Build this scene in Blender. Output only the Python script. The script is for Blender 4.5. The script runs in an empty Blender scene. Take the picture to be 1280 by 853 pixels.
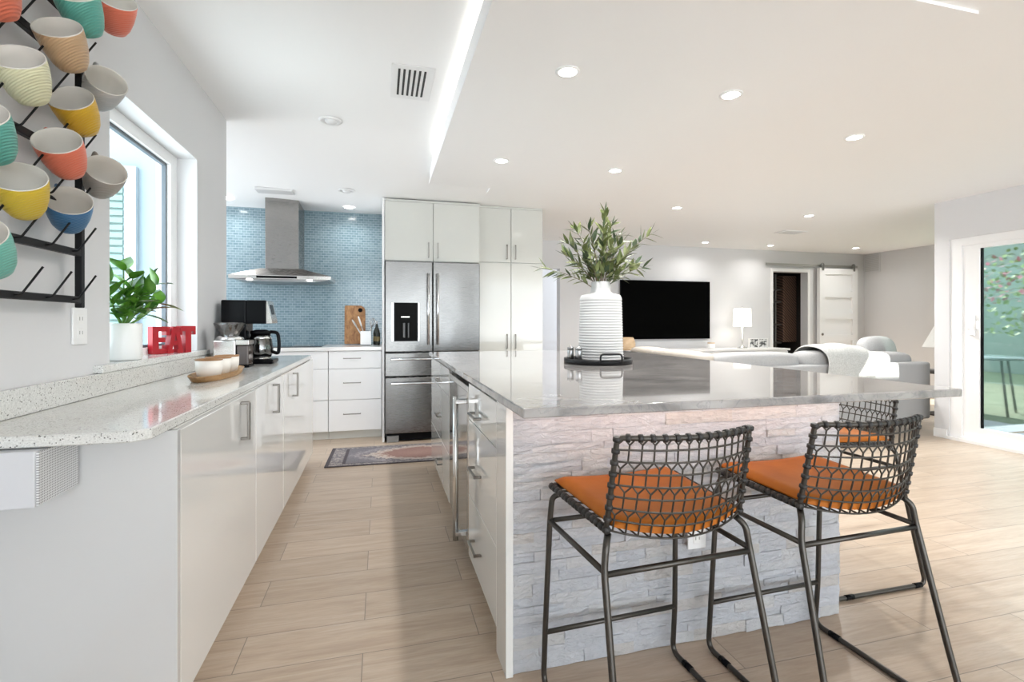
import bpy, bmesh, math, random
from mathutils import Vector, Matrix, Euler
random.seed(7)
sc = bpy.context.scene
C = sc.collection
PI = math.pi

# ------------------------------------------------------------------ camera, world, sun, exposure
cam_d = bpy.data.cameras.new('camera')
cam_d.lens = 622.0 / 1280.0 * 36.0
cam_d.sensor_width = 36.0
cam_d.shift_y = -22.5 / 1280.0
cam_d.clip_start = 0.02
cam = bpy.data.objects.new('camera', cam_d)
cam.location = (0, 0, 1.14)
cam.rotation_euler = (PI / 2, 0, -0.2578)
C.objects.link(cam)
sc.camera = cam

W = bpy.data.worlds.new('world')
sc.world = W
W.use_nodes = True
bg = W.node_tree.nodes['Background']
# bright hazy sky above, sunlit pale ground below the horizon
wn, wl = W.node_tree.nodes, W.node_tree.links
wtc = wn.new('ShaderNodeTexCoord'); wsp = wn.new('ShaderNodeSeparateXYZ'); wmr = wn.new('ShaderNodeMapRange'); wrp = wn.new('ShaderNodeValToRGB')
wmr.inputs['From Min'].default_value = -1.0; wmr.inputs['From Max'].default_value = 1.0
wrp.color_ramp.elements[0].position = 0.485; wrp.color_ramp.elements[0].color = (0.91, 0.965, 1.0, 1)
wrp.color_ramp.elements[1].position = 0.515; wrp.color_ramp.elements[1].color = (0.60, 0.66, 0.72, 1)
wl.new(wtc.outputs['Generated'], wsp.inputs[0]); wl.new(wsp.outputs['Z'], wmr.inputs['Value']); wl.new(wmr.outputs[0], wrp.inputs[0]); wl.new(wrp.outputs[0], bg.inputs[0])
bg.inputs[1].default_value = 3.9

sun_d = bpy.data.lights.new('sun', 'SUN')
sun_d.energy = 7.5
sun_d.angle = math.radians(0.6)
sun_d.color = (1.0, 0.95, 0.88)
sun = bpy.data.objects.new('sun', sun_d)
sun.rotation_euler = Vector((-0.36, 0.55, -0.45)).to_track_quat('-Z', 'Y').to_euler()
sun.location = (9, -4, 6)
C.objects.link(sun)
LAMP_W = 6.5          # recessed ceiling lamps
LED_W = 0.5          # strip behind the dropped panel

vs = sc.view_settings
vs.view_transform = 'Standard'
vs.look = 'None'
vs.gamma = 1.0
vs.exposure = 0.97
vs.use_curve_mapping = False
sc.cycles.max_bounces = 10
sc.cycles.diffuse_bounces = 6
sc.cycles.glossy_bounces = 4
sc.cycles.transmission_bounces = 6
sc.cycles.transparent_max_bounces = 12
sc.cycles.caustics_reflective = False
sc.cycles.caustics_refractive = False
sc.cycles.sample_clamp_indirect = 6.0

# ------------------------------------------------------------------ materials
def mat(name, col, rough=0.5, metal=0.0, spec=0.5, coat=0.0, trans=0.0, emit=None, estr=0.0):
    m = bpy.data.materials.new(name)
    m.use_nodes = True
    b = m.node_tree.nodes['Principled BSDF']
    b.inputs['Base Color'].default_value = (*col, 1)
    b.inputs['Roughness'].default_value = rough
    b.inputs['Metallic'].default_value = metal
    b.inputs['Specular IOR Level'].default_value = spec
    b.inputs['Coat Weight'].default_value = coat
    b.inputs['Coat Roughness'].default_value = 0.04
    b.inputs['Transmission Weight'].default_value = trans
    if emit:
        b.inputs['Emission Color'].default_value = (*emit, 1)
        b.inputs['Emission Strength'].default_value = estr
    return m

def nt(m):
    t = m.node_tree
    return t, t.nodes, t.links, t.nodes['Principled BSDF']

def coords(m, scale=(1, 1, 1), loc=(0, 0, 0), rot=(0, 0, 0)):
    t, N, L, b = nt(m)
    tc = N.new('ShaderNodeTexCoord')
    mp = N.new('ShaderNodeMapping')
    mp.inputs['Scale'].default_value = scale
    mp.inputs['Location'].default_value = loc
    mp.inputs['Rotation'].default_value = rot
    L.new(tc.outputs['Object'], mp.inputs['Vector'])
    return mp.outputs['Vector']

def ramp(m, fac, stops, interp='LINEAR'):
    t, N, L, b = nt(m)
    r = N.new('ShaderNodeValToRGB')
    r.color_ramp.interpolation = interp
    els = r.color_ramp.elements
    while len(els) < len(stops):
        els.new(0.5)
    for e, (p, c) in zip(els, stops):
        e.position = p
        e.color = (*c, 1)
    L.new(fac, r.inputs[0])
    return r.outputs[0]

def noise(m, vec, scale=5, detail=4, rough=0.5, dist=0.0):
    t, N, L, b = nt(m)
    n = N.new('ShaderNodeTexNoise')
    n.inputs['Scale'].default_value = scale
    n.inputs['Detail'].default_value = detail
    n.inputs['Roughness'].default_value = rough
    n.inputs['Distortion'].default_value = dist
    L.new(vec, n.inputs['Vector'])
    return n.outputs['Fac']

def mix(m, fac, a, c2, mode='MIX'):
    t, N, L, b = nt(m)
    x = N.new('ShaderNodeMix')
    x.data_type = 'RGBA'
    x.blend_type = mode
    for sock, v in ((x.inputs[0], fac), (x.inputs[6], a), (x.inputs[7], c2)):
        if isinstance(v, (int, float)):
            sock.default_value = v
        elif isinstance(v, tuple):
            sock.default_value = (*v, 1)
        else:
            L.new(v, sock)
    return x.outputs[2]

def bump(m, h, strength=0.3, dist=0.01):
    t, N, L, b = nt(m)
    bp = N.new('ShaderNodeBump')
    bp.inputs['Strength'].default_value = strength
    bp.inputs['Distance'].default_value = dist
    L.new(h, bp.inputs['Height'])
    L.new(bp.outputs[0], b.inputs['Normal'])

def setcol(m, sock):
    t, N, L, b = nt(m)
    L.new(sock, b.inputs['Base Color'])

# paint with a very faint roller mottling
def paint(name, col, rough=0.6):
    m = mat(name, col, rough, spec=0.3)
    n = noise(m, coords(m), 60, 3)
    bump(m, n, 0.05, 0.002)
    return m
M_ceil = paint('ceiling_paint', (0.90, 0.90, 0.90))
M_wall = paint('wall_paint', (0.66, 0.66, 0.67))
M_wallgrey = paint('grey_wall_paint', (0.66, 0.66, 0.675))
M_trim = mat('trim_white', (0.84, 0.84, 0.84), 0.35)
M_gloss = mat('gloss_white_lacquer', (0.74, 0.735, 0.715), 0.06, spec=0.55, coat=0.6)
M_gloss2 = mat('gloss_grey_white_lacquer', (0.58, 0.585, 0.55), 0.08, spec=0.5, coat=0.2)
M_satin = mat('white_drawer_front', (0.82, 0.82, 0.82), 0.28)
M_seam = mat('shadow_gap_grey', (0.30, 0.30, 0.29), 0.6)
M_toe = mat('toe_kick_grey', (0.62, 0.62, 0.58), 0.3)
M_nickel = mat('brushed_nickel', (0.22, 0.205, 0.185), 0.3, 1.0)
M_black = mat('black_plastic', (0.006, 0.006, 0.007), 0.25, spec=0.08)
M_blackmet = mat('matte_black_metal', (0.007, 0.007, 0.008), 0.45, spec=0.25)
M_chrome = mat('chrome', (0.72, 0.72, 0.72), 0.15, 1.0)
M_porc = mat('white_ceramic', (0.85, 0.85, 0.84), 0.35)
M_darkbrown = mat('dark_brown_leg', (0.03, 0.02, 0.015), 0.4)
M_emit = mat('lamp_diffuser', (1, 1, 1), 0.5, emit=(1.0, 0.97, 0.92), estr=14.0)
M_led = mat('led_strip', (1, 1, 1), 0.5, emit=(1.0, 0.96, 0.9), estr=6.0)

def steel(name, col, scl):
    m = mat(name, col, 0.24, 1.0)
    n = noise(m, coords(m, scl), 18, 5, 0.6)
    t, N, L, b = nt(m)
    r = ramp(m, n, [(0.3, (0.17,) * 3), (0.7, (0.34,) * 3)])
    L.new(r, b.inputs['Roughness'])
    n2 = noise(m, coords(m, (1.2, 1.2, 0.6)), 2.2, 2, 0.5)
    bump(m, n2, 0.16, 0.06)
    return m
M_steel = steel('brushed_stainless', (0.20, 0.197, 0.19), (1, 1, 60))
M_steelh = steel('brushed_stainless_hood', (0.32, 0.305, 0.29), (1, 1, 60))

# wood look floor tile: planks 0.815 x 0.2 m running along X
def floor_mat():
    m = mat('wood_plank_tile', (0.5, 0.4, 0.3), 0.32, spec=0.4)
    t, N, L, b = nt(m)
    v = coords(m, loc=(0.4675, 0.01, 0))
    br = N.new('ShaderNodeTexBrick')
    br.offset = 0.5
    br.inputs['Scale'].default_value = 1.0
    br.inputs['Brick Width'].default_value = 0.815
    br.inputs['Row Height'].default_value = 0.2
    br.inputs['Mortar Size'].default_value = 0.0016
    br.inputs['Mortar Smooth'].default_value = 0.2
    br.inputs['Color1'].default_value = (0, 0, 0, 1)
    br.inputs['Color2'].default_value = (1, 1, 1, 1)
    br.inputs['Mortar'].default_value = (0.5, 0.5, 0.5, 1)
    L.new(v, br.inputs['Vector'])
    # grain shifted per plank
    sep = N.new('ShaderNodeVectorMath'); sep.operation = 'MULTIPLY_ADD'
    L.new(br.outputs['Color'], sep.inputs[0]); sep.inputs[1].default_value = (7, 5, 3); L.new(v, sep.inputs[2])
    mp = N.new('ShaderNodeMapping'); mp.inputs['Scale'].default_value = (0.9, 9.0, 1)
    L.new(sep.outputs[0], mp.inputs['Vector'])
    g1 = noise(m, mp.outputs[0], 2.3, 6, 0.6, 0.8)
    g2 = noise(m, mp.outputs[0], 14, 5, 0.6, 0.3)
    c = ramp(m, g1, [(0.25, (0.375, 0.280, 0.205)), (0.48, (0.47, 0.370, 0.282)), (0.72, (0.53, 0.440, 0.352))])
    c = mix(m, ramp(m, g2, [(0.42, (0.0,) * 3), (0.62, (0.22,) * 3)]), c, (0.28, 0.215, 0.16))
    tone = ramp(m, br.outputs['Color'], [(0, (0.90, 0.895, 0.89)), (1, (1.05, 1.05, 1.05))])
    c = mix(m, 1.0, c, tone, 'MULTIPLY')
    c = mix(m, br.outputs['Fac'], c, (0.20, 0.165, 0.135))
    setcol(m, c)
    bump(m, br.outputs['Fac'], -0.4, 0.002)
    return m
M_floor = floor_mat()

# speckled quartz on the window side counter
def quartz():
    m = mat('speckled_quartz', (0.7, 0.7, 0.68), 0.09, spec=0.5)
    t, N, L, b = nt(m)
    v = coords(m)
    vo = N.new('ShaderNodeTexVoronoi'); vo.inputs['Scale'].default_value = 150
    L.new(v, vo.inputs['Vector'])
    s = ramp(m, vo.outputs['Distance'], [(0.22, (1.0,) * 3), (0.33, (0.0,) * 3)])
    n = noise(m, v, 90, 2)
    k = ramp(m, n, [(0.46, (0.0,) * 3), (0.56, (1.0,) * 3)])
    f = mix(m, 1.0, s, k, 'MULTIPLY')
    c0 = ramp(m, noise(m, v, 260, 2), [(0.3, (0.56, 0.56, 0.54)), (0.7, (0.74, 0.74, 0.72))])
    setcol(m, mix(m, f, c0, (0.10, 0.095, 0.09)))
    return m
M_quartz = quartz()

# veined quartzite on the island
def quartzite():
    m = mat('veined_quartzite', (0.7, 0.68, 0.66), 0.035, spec=0.6, coat=0.3)
    v = coords(m, (1.0, 2.2, 1.0), rot=(0, 0, 0.35))
    n1 = noise(m, v, 2.6, 9, 0.62, 1.6)
    n2 = noise(m, v, 6.0, 8, 0.65, 2.2)
    c = ramp(m, n1, [(0.30, (0.19, 0.185, 0.185)), (0.45, (0.31, 0.295, 0.285)), (0.62, (0.41, 0.39, 0.375))])
    vein = ramp(m, n2, [(0.470, (0.0,) * 3), (0.50, (0.5,) * 3), (0.53, (0.0,) * 3)])
    setcol(m, mix(m, vein, c, (0.20, 0.20, 0.215)))
    return m
M_quartzite = quartzite()

# rough split face white quartz ledger stone, tinted stone by stone through an attribute
def ledger():
    m = mat('split_face_quartz', (0.75, 0.75, 0.76), 0.75, spec=0.3)
    t, N, L, b = nt(m)
    at = N.new('ShaderNodeAttribute'); at.attribute_name = 'tint'
    c = ramp(m, at.outputs['Fac'], [(0.0, (0.65, 0.67, 0.715)), (0.35, (0.69, 0.705, 0.745)), (0.75, (0.72, 0.72, 0.725)), (1.0, (0.67, 0.64, 0.62))])
    v = coords(m)
    n = noise(m, v, 26, 9, 0.68, 0.6)
    c = mix(m, 0.28, c, ramp(m, n, [(0.3, (0.60, 0.61, 0.65)), (0.62, (0.93, 0.92, 0.92))]), 'MULTIPLY')
    setcol(m, c)
    h = noise(m, coords(m, (1, 1, 2.2)), 30, 10, 0.7, 0.8)
    bump(m, h, 0.95, 0.018)
    return m
M_ledger = ledger()

# small glossy blue glass subway mosaic
def mosaic():
    m = mat('blue_glass_mosaic', (0.2, 0.4, 0.5), 0.12, spec=0.6)
    t, N, L, b = nt(m)
    v = coords(m, rot=(PI / 2, 0, 0))
    br = N.new('ShaderNodeTexBrick')
    br.offset = 0.5
    br.inputs['Scale'].default_value = 1.0
    br.inputs['Brick Width'].default_value = 0.052
    br.inputs['Row Height'].default_value = 0.026
    br.inputs['Mortar Size'].default_value = 0.0018
    br.inputs['Color1'].default_value = (0.15, 0.23, 0.27, 1)
    br.inputs['Color2'].default_value = (0.21, 0.295, 0.335, 1)
    br.inputs['Mortar'].default_value = (0.38, 0.47, 0.51, 1)
    L.new(v, br.inputs['Vector'])
    setcol(m, br.outputs['Color'])
    n = noise(m, coords(m), 26, 1)
    hh = mix(m, 0.35, br.outputs['Fac'], n)
    bump(m, hh, -0.25, 0.004)
    return m
M_mosaic = mosaic()

def wood(name, c1, c2, scl=(1, 1, 1), rough=0.5):
    m = mat(name, c1, rough)
    n = noise(m, coords(m, scl), 9, 6, 0.6, 1.0)
    setcol(m, ramp(m, n, [(0.3, c1), (0.7, c2)]))
    return m
M_board = wood('acacia_board', (0.17, 0.065, 0.02), (0.50, 0.26, 0.105), (2.5, 1, 1.2))
M_trayw = wood('olive_wood_tray', (0.22, 0.11, 0.04), (0.45, 0.27, 0.12), (3, 0.6, 3))
M_vasewood = wood('pale_turned_wood', (0.55, 0.38, 0.22), (0.70, 0.52, 0.34), (1, 1, 6))

def leather():
    m = mat('orange_leather', (0.62, 0.20, 0.045), 0.5, spec=0.2)
    v = coords(m)
    setcol(m, ramp(m, noise(m, v, 9, 4), [(0.3, (0.37, 0.105, 0.010)), (0.7, (0.48, 0.15, 0.018))]))
    bump(m, noise(m, v, 220, 3), 0.15, 0.002)
    return m
M_leather = leather()
M_wire = mat('bronze_wire', (0.075, 0.068, 0.06), 0.42, 0.75)
M_rope = mat('wound_black_cord', (0.022, 0.020, 0.019), 0.5)
M_tube = mat('gunmetal_tube', (0.085, 0.078, 0.070), 0.36, 0.85)

def fabric(name, c1, c2, scale=160):
    m = mat(name, c1, 0.9, spec=0.2)
    v = coords(m)
    setcol(m, ramp(m, noise(m, v, scale, 2), [(0.35, c1), (0.65, c2)]))
    bump(m, noise(m, v, scale * 1.5, 2), 0.2, 0.003)
    return m
M_sofa = fabric('grey_sofa_weave', (0.31, 0.31, 0.31), (0.37, 0.37, 0.37))
M_sofa_lit = fabric('warm_lit_sofa_weave', (0.40, 0.36, 0.315), (0.47, 0.43, 0.385))  # same grey sofa, warm reflected light put into the colour
M_throw = fabric('ivory_throw', (0.40, 0.40, 0.385), (0.50, 0.50, 0.485), 90)
M_pillow = fabric('light_grey_pillow', (0.36, 0.36, 0.36), (0.42, 0.42, 0.42))

def mugmat(name, col):
    m = mat(name, col, 0.38)
    t, N, L, b = nt(m)
    v = coords(m)
    w = N.new('ShaderNodeTexWave'); w.inputs['Scale'].default_value = 70; w.bands_direction = 'DIAGONAL'
    mp = N.new('ShaderNodeMapping'); mp.inputs['Scale'].default_value = (1, 1, 1.3); mp.inputs['Rotation'].default_value = (0, 0, 0.5)
    L.new(v, mp.inputs['Vector']); L.new(mp.outputs[0], w.inputs['Vector'])
    bump(m, w.outputs['Fac'], 0.35, 0.003)
    return m
M_mugin = mat('mug_inside_glaze', (0.66, 0.63, 0.58), 0.25)
M_leafg = mat('glossy_green_leaf', (0.075, 0.24, 0.035), 0.3)
M_leafd = mat('deep_green_leaf', (0.03, 0.12, 0.03), 0.3)
M_stemg = mat('green_stem', (0.13, 0.27, 0.06), 0.5)
M_olive = mat('olive_leaf', (0.20, 0.27, 0.10), 0.55)
M_olive2 = mat('olive_leaf_dark', (0.055, 0.085, 0.04), 0.55)
M_twig = mat('twig', (0.17, 0.13, 0.08), 0.7)
M_red = mat('red_paint', (0.36, 0.006, 0.014), 0.4)
M_screen = mat('tv_screen', (0.001, 0.001, 0.001), 0.5, spec=0.02)

def glassmat(name, tint=(1, 1, 1), refl=0.12, rough=0.0):
    m = bpy.data.materials.new(name)
    m.use_nodes = True
    N, L = m.node_tree.nodes, m.node_tree.links
    N.remove(N['Principled BSDF'])
    out = N['Material Output']
    tr = N.new('ShaderNodeBsdfTransparent'); tr.inputs[0].default_value = (*tint, 1)
    gl = N.new('ShaderNodeBsdfGlossy'); gl.inputs['Roughness'].default_value = rough
    mx = N.new('ShaderNodeMixShader'); mx.inputs[0].default_value = refl
    L.new(tr.outputs[0], mx.inputs[1]); L.new(gl.outputs[0], mx.inputs[2]); L.new(mx.outputs[0], out.inputs[0])
    return m
M_glass = glassmat('window_glass', (0.97, 1.0, 1.0), 0.04)
M_aqua = glassmat('aqua_tinted_glass', (0.55, 0.65, 0.62), 0.55, 0.035)
M_cooler = mat('cooler_mirror_glass', (0.40, 0.38, 0.355), 0.06, 0.85)

# ------------------------------------------------------------------ mesh helpers
def new():
    return bmesh.new()

def box(bm, x0, x1, y0, y1, z0, z1, bevel=0.0, seg=2):
    g = bmesh.ops.create_cube(bm, size=1.0)
    vsx = g['verts']
    for v in vsx:
        v.co = Vector(((x0 + x1) / 2 + v.co.x * (x1 - x0), (y0 + y1) / 2 + v.co.y * (y1 - y0), (z0 + z1) / 2 + v.co.z * (z1 - z0)))
    if bevel > 0:
        es = list({e for v in vsx for e in v.link_edges})
        bmesh.ops.bevel(bm, geom=es, offset=bevel, segments=seg, affect='EDGES', profile=0.5, clamp_overlap=True)

def frames(pts, closed=False):
    n = len(pts)
    tang = []
    for i in range(n):
        if closed:
            d = pts[(i + 1) % n] - pts[i - 1]
        else:
            d = pts[min(i + 1, n - 1)] - pts[max(i - 1, 0)]
        tang.append(d.normalized() if d.length > 1e-9 else Vector((0, 0, 1)))
    t0 = tang[0]
    a = Vector((0, 0, 1)) if abs(t0.z) < 0.9 else Vector((1, 0, 0))
    nrm = (a - t0 * a.dot(t0)).normalized()
    out = []
    for t in tang:
        nrm = nrm - t * nrm.dot(t)
        nrm = nrm.normalized() if nrm.length > 1e-6 else t.orthogonal().normalized()
        out.append((nrm.copy(), t.cross(nrm)))
    return out

def tube(bm, pts, r, sides=8, closed=False, cap=True):
    pts = [Vector(p) for p in pts]
    fr = frames(pts, closed)
    rings = []
    for i, (p, (a, b)) in enumerate(zip(pts, fr)):
        rr = r[i] if isinstance(r, (list, tuple)) else r
        rings.append([bm.verts.new(p + (a * math.cos(2 * PI * k / sides) + b * math.sin(2 * PI * k / sides)) * rr) for k in range(sides)])
    m = len(rings)
    for i in range(m if closed else m - 1):
        A, B = rings[i], rings[(i + 1) % m]
        for k in range(sides):
            f = bm.faces.new((A[k], A[(k + 1) % sides], B[(k + 1) % sides], B[k]))
            f.smooth = True
    if cap and not closed:
        bm.faces.new(rings[0][::-1]); bm.faces.new(rings[-1])

def fillet(pts, r, n=5, closed=False):
    pts = [Vector(p) for p in pts]
    out = []
    m = len(pts)
    for i, p in enumerate(pts):
        if not closed and i in (0, m - 1):
            out.append(p); continue
        a, c = pts[i - 1], pts[(i + 1) % m]
        d1, d2 = a - p, c - p
        rr = min(r, d1.length * 0.45, d2.length * 0.45)
        s, e = p + d1.normalized() * rr, p + d2.normalized() * rr
        for k in range(n + 1):
            t = k / n
            out.append(s * (1 - t) ** 2 + p * 2 * t * (1 - t) + e * t * t)
    return out

def lathe(bm, prof, c=(0, 0, 0), seg=32, smooth=True, sx=1.0, sy=1.0, mi=None):
    c = Vector(c)
    rings = []
    for (r, z) in prof:
        if r < 1e-6:
            rings.append([bm.verts.new(c + Vector((0, 0, z)))])
        else:
            rings.append([bm.verts.new(c + Vector((r * sx * math.cos(2 * PI * k / seg), r * sy * math.sin(2 * PI * k / seg), z))) for k in range(seg)])
    for i in range(len(rings) - 1):
        A, B = rings[i], rings[i + 1]
        for k in range(seg):
            k2 = (k + 1) % seg
            if len(A) == 1 and len(B) == 1:
                continue
            if len(A) == 1:
                f = bm.faces.new((A[0], B[k2], B[k]))
            elif len(B) == 1:
                f = bm.faces.new((A[k], A[k2], B[0]))
            else:
                f = bm.faces.new((A[k], A[k2], B[k2], B[k]))
            f.smooth = smooth
            if mi is not None:
                f.material_index = mi[i]

def prism(bm, pts, axis, a0, a1):
    """polygon pts in the two other axes, extruded along axis from a0 to a1"""
    def mk(p, a):
        if axis == 'x': return Vector((a, p[0], p[1]))
        if axis == 'y': return Vector((p[0], a, p[1]))
        return Vector((p[0], p[1], a))
    A = [bm.verts.new(mk(p, a0)) for p in pts]
    B = [bm.verts.new(mk(p, a1)) for p in pts]
    n = len(pts)
    f1 = bm.faces.new(A); f2 = bm.faces.new(B[::-1])
    for i in range(n):
        bm.faces.new((A[i], A[(i + 1) % n], B[(i + 1) % n], B[i]))
    bmesh.ops.recalc_face_normals(bm, faces=bm.faces)

def cushion(bm, cx, cy, cz, sx, sy, sz, n=10, p=4.0, rot=None):
    """pillow like superellipsoid"""
    g = bmesh.ops.create_cube(bm, size=2.0)
    es = list({e for v in g['verts'] for e in v.link_edges})
    r = bmesh.ops.subdivide_edges(bm, edges=es, cuts=n, use_grid_fill=True)
    allv = {v for v in bm.verts if v.is_valid and not v.tag}
    for v in allv:
        x, y, z = v.co
        q = (abs(x) ** p + abs(y) ** p + abs(z) ** p) ** (1 / p)
        co = Vector((x / q * sx, y / q * sy, z / q * sz))
        if rot: co = rot @ co
        v.co = co + Vector((cx, cy, cz)); v.tag = True
    for f in bm.faces: f.smooth = True

LOCAL = {}
def obj(name, bm, m, parent=None, local=False, smooth=None, origin=None):
    """one mesh object; geometry given in world space unless local"""
    me = bpy.data.meshes.new(name)
    off = Vector((0, 0, 0))
    if not local:
        if origin is not None:
            off = Vector(origin)
        elif parent is not None:
            off = LOCAL.get(parent.name, Vector((0, 0, 0)))
        if off.length:
            bmesh.ops.translate(bm, verts=bm.verts, vec=-off)
    bmesh.ops.recalc_face_normals(bm, faces=bm.faces)
    bm.to_mesh(me); bm.free()
    for mm in (m if isinstance(m, (list, tuple)) else [m]):
        me.materials.append(mm)
    o = bpy.data.objects.new(name, me)
    C.objects.link(o)
    if parent is not None:
        o.parent = parent
        if not local: LOCAL[o.name] = off
    elif not local:
        o.location = off
        LOCAL[o.name] = off.copy()
    return o

def tag(o, label, cat, group=None):
    o['label'] = label; o['category'] = cat
    if group: o['group'] = group
    return o

def thing(name, label, cat, loc=(0, 0, 0), rz=0.0, group=None):
    o = bpy.data.objects.new(name, None)
    o.empty_display_size = 0.1
    C.objects.link(o)
    o.location = loc; o.rotation_euler = (0, 0, rz)
    LOCAL[o.name] = Vector(loc)
    return tag(o, label, cat, group)

def struct(name, bm, m, parent=None):
    o = obj(name, bm, m, parent)
    o['kind'] = 'structure'
    return o

def bx(name, m, parent, *a, bevel=0.0, seg=2):
    bm = new(); box(bm, *a, bevel=bevel, seg=seg)
    return obj(name, bm, m, parent)

def sbx(name, m, *a, bevel=0.0):
    bm = new(); box(bm, *a, bevel=bevel)
    return struct(name, bm, m)

def dup(root, loc, rz=0.0, label=None, group=None):
    r = root.copy(); C.objects.link(r); r.location = loc; r.rotation_euler = (0, 0, rz)
    if label: r['label'] = label
    if group: r['group'] = group
    for ch in list(root.children):
        c = ch.copy(); C.objects.link(c); c.parent = r
        for g in list(ch.children):
            d = g.copy(); C.objects.link(d); d.parent = c
    return r

# ------------------------------------------------------------------ the room
ZC, ZR, ZP = 2.347, 2.50, 2.335       # main ceiling, raised kitchen ceiling, dropped panel
bm = new(); box(bm, -1.2, 5.61, -4.0, 3.70, -0.1, 0.0); box(bm, -3.2, 8.5, 3.70, 7.9, -0.1, 0.0); struct('floor', bm, M_floor)

# ceiling: flat main part and a raised part on the left that slopes down to the back wall
bm = new()
box(bm, 0.95, 5.61, -4.0, 3.70, ZC, ZC + 0.3); box(bm, 0.95, 8.5, 3.70, 7.9, ZC, ZC + 0.3)
box(bm, -3.2, 0.95, 5.70, 7.9, ZC, ZC + 0.12)
nx, ny = 14, 24
xs = [-3.2, -1.2] + [-1.2 + 2.15 * i / (nx - 1) for i in range(1, nx)]
ys = [-4.0, 0.0, 2.0, 3.2] + [3.6 + 2.1 * j / ny for j in range(ny + 1)]
def zc(x, y):
    u = min(1, max(0, (x + 1.0) / 1.35))
    ye = 5.70 + (4.55 - 5.70) * u
    t = min(1, max(0, (y - 3.65) / (ye - 3.65)))
    return ZR + (ZC - ZR) * t
vg = [[bm.verts.new((x, y, zc(x, y))) for y in ys] for x in xs]
for i in range(nx):
    for j in range(len(ys) - 1):
        if i == 0 and ys[j] < 3.5: continue
        f = bm.faces.new((vg[i][j], vg[i][j + 1], vg[i + 1][j + 1], vg[i + 1][j])); f.smooth = True
struct('ceiling', bm, M_ceil)
# roof over the raised part so that no daylight leaks in
sbx('ceiling_roof_deck', M_ceil, -1.2, 0.95, -4.0, 7.9, ZR + 0.06, ZR + 0.16)
sbx('ceiling_roof_nook', M_ceil, -3.2, -1.2, 3.51, 7.9, ZR + 0.06, ZR + 0.16)
sbx('ceiling_sun_blocker', M_ceil, -1.5, 12.0, -8.5, -4.0, 2.6, 2.75)  # unseen slab added to stop direct sun entering the rear opening
# dropped panel above the island, with an upstand (light trough) along its left edge
bm = new()
box(bm, 0.40, 2.235, 1.40, 4.32, ZP, ZP + 0.02)
box(bm, 0.40, 0.42, 1.40, 4.22, ZP + 0.02, ZP + 0.11)
box(bm, 0.40, 0.95, 1.40, 1.42, ZP + 0.02, ZP + 0.11)
box(bm, 0.92, 0.95, 1.40, 4.32, ZP + 0.02, ZR)
struct('ceiling_panel', bm, M_ceil)
led = new(); box(led, 0.421, 0.436, 1.45, 4.15, ZP + 0.092, ZP + 0.100)
o = obj('led_strip', led, M_led); tag(o, 'hidden warm strip light in the trough along the dropped ceiling panel', 'light strip')
la = bpy.data.lights.new('trough_light', 'AREA'); la.shape = 'RECTANGLE'; la.size = 0.05; la.size_y = 2.7; la.energy = LED_W; la.color = (1, 0.95, 0.88)
lo = bpy.data.objects.new('trough_light', la); lo.location = (0.44, 2.8, ZP + 0.113); lo.rotation_euler = (PI, 0, 0); C.objects.link(lo)
lo.parent = o

# left wall with a deep window recess; it ends at Y 3.71
WX = -1.0
WY0, WY1, WZ0, WZ1 = 2.226, 3.160, 0.957, 2.06
bm = new()
box(bm, -1.20, WX, -4.0, WY0, 0, ZR)
box(bm, -1.20, WX, WY1, 3.71, 0, ZR)
box(bm, -1.20, WX, WY0, WY1, 0, WZ0)
box(bm, -1.20, WX, WY0, WY1, WZ1, ZR)
struct('wall_left', bm, M_wall)
sbx('wall_left_return', M_wall, -3.2, -1.20, 3.51, 3.71, 0, ZR)
bm = new(); box(bm, -3.2, -3.0, 3.71, 5.735, 0, 0.5); box(bm, -3.2, -3.0, 3.71, 5.735, 2.33, ZR); struct('wall_left_far', bm, M_wall)
# back wall of the kitchen, mosaic covered
sbx('wall_back_kitchen', M_wall, -3.2, 1.66, 5.735, 5.87, 0, ZR)
o = sbx('wall_back_backsplash', M_mosaic, -3.0, 0.012, 5.722, 5.733, 0.905, 2.362)
# wall behind the camera with a wide opening
bm = new(); box(bm, -1.2, -0.9, -4.0, -3.85, 0, ZR); box(bm, 5.3, 5.61, -4.0, -3.85, 0, ZR); box(bm, -0.9, 5.3, -4.0, -3.85, 2.33, ZR)
struct('wall_behind', bm, M_wall)

# television wall with hall opening at its left end and a door opening
TY = 6.90
bm = new()
box(bm, 1.66, 2.55, TY, TY + 0.14, 1.945, ZC)
box(bm, 2.55, 6.305, TY, TY + 0.14, 0, ZC)
box(bm, 6.305, 7.012, TY, TY + 0.14, 2.0, ZC)
box(bm, 7.012, 8.24, TY, TY + 0.14, 0, ZC)
struct('wall_television', bm, M_wall)
sbx('wall_pantry_side', M_wall, 1.56, 1.66, 5.87, 7.9, 0, ZC)
sbx('wall_hall', M_wallgrey, 1.66, 3.2, 7.75, 7.9, 0, ZC)
sbx('baseboard_television', M_trim, 2.55, 6.25, TY - 0.014, TY, 0, 0.1)
# far right wall
bm = new(); box(bm, 8.24, 8.38, 5.65, TY + 0.14, 0, ZC); box(bm, 8.24, 8.38, 3.77, 5.65, 0, 0.3); box(bm, 8.24, 8.38, 3.77, 5.65, 1.95, ZC); struct('wall_right_far', bm, M_wall)
# near right wall: sliding door in it, ends at Y 3.774
bm = new()
box(bm, 5.41, 5.61, 3.64, 3.774, 0, ZC)
box(bm, 5.41, 5.61, 1.45, 3.64, 1.96, ZC)
box(bm, 5.41, 5.61, 1.1, 1.45, 0, ZC); box(bm, 5.41, 5.61, -4.0, -2.6, 0, ZC); box(bm, 5.41, 5.61, -2.6, 1.1, 2.2, ZC)
struct('wall_right', bm, M_wall)
sbx('baseboard_right', M_trim, 5.396, 5.41, 3.655, 3.774, 0, 0.085)
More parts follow.
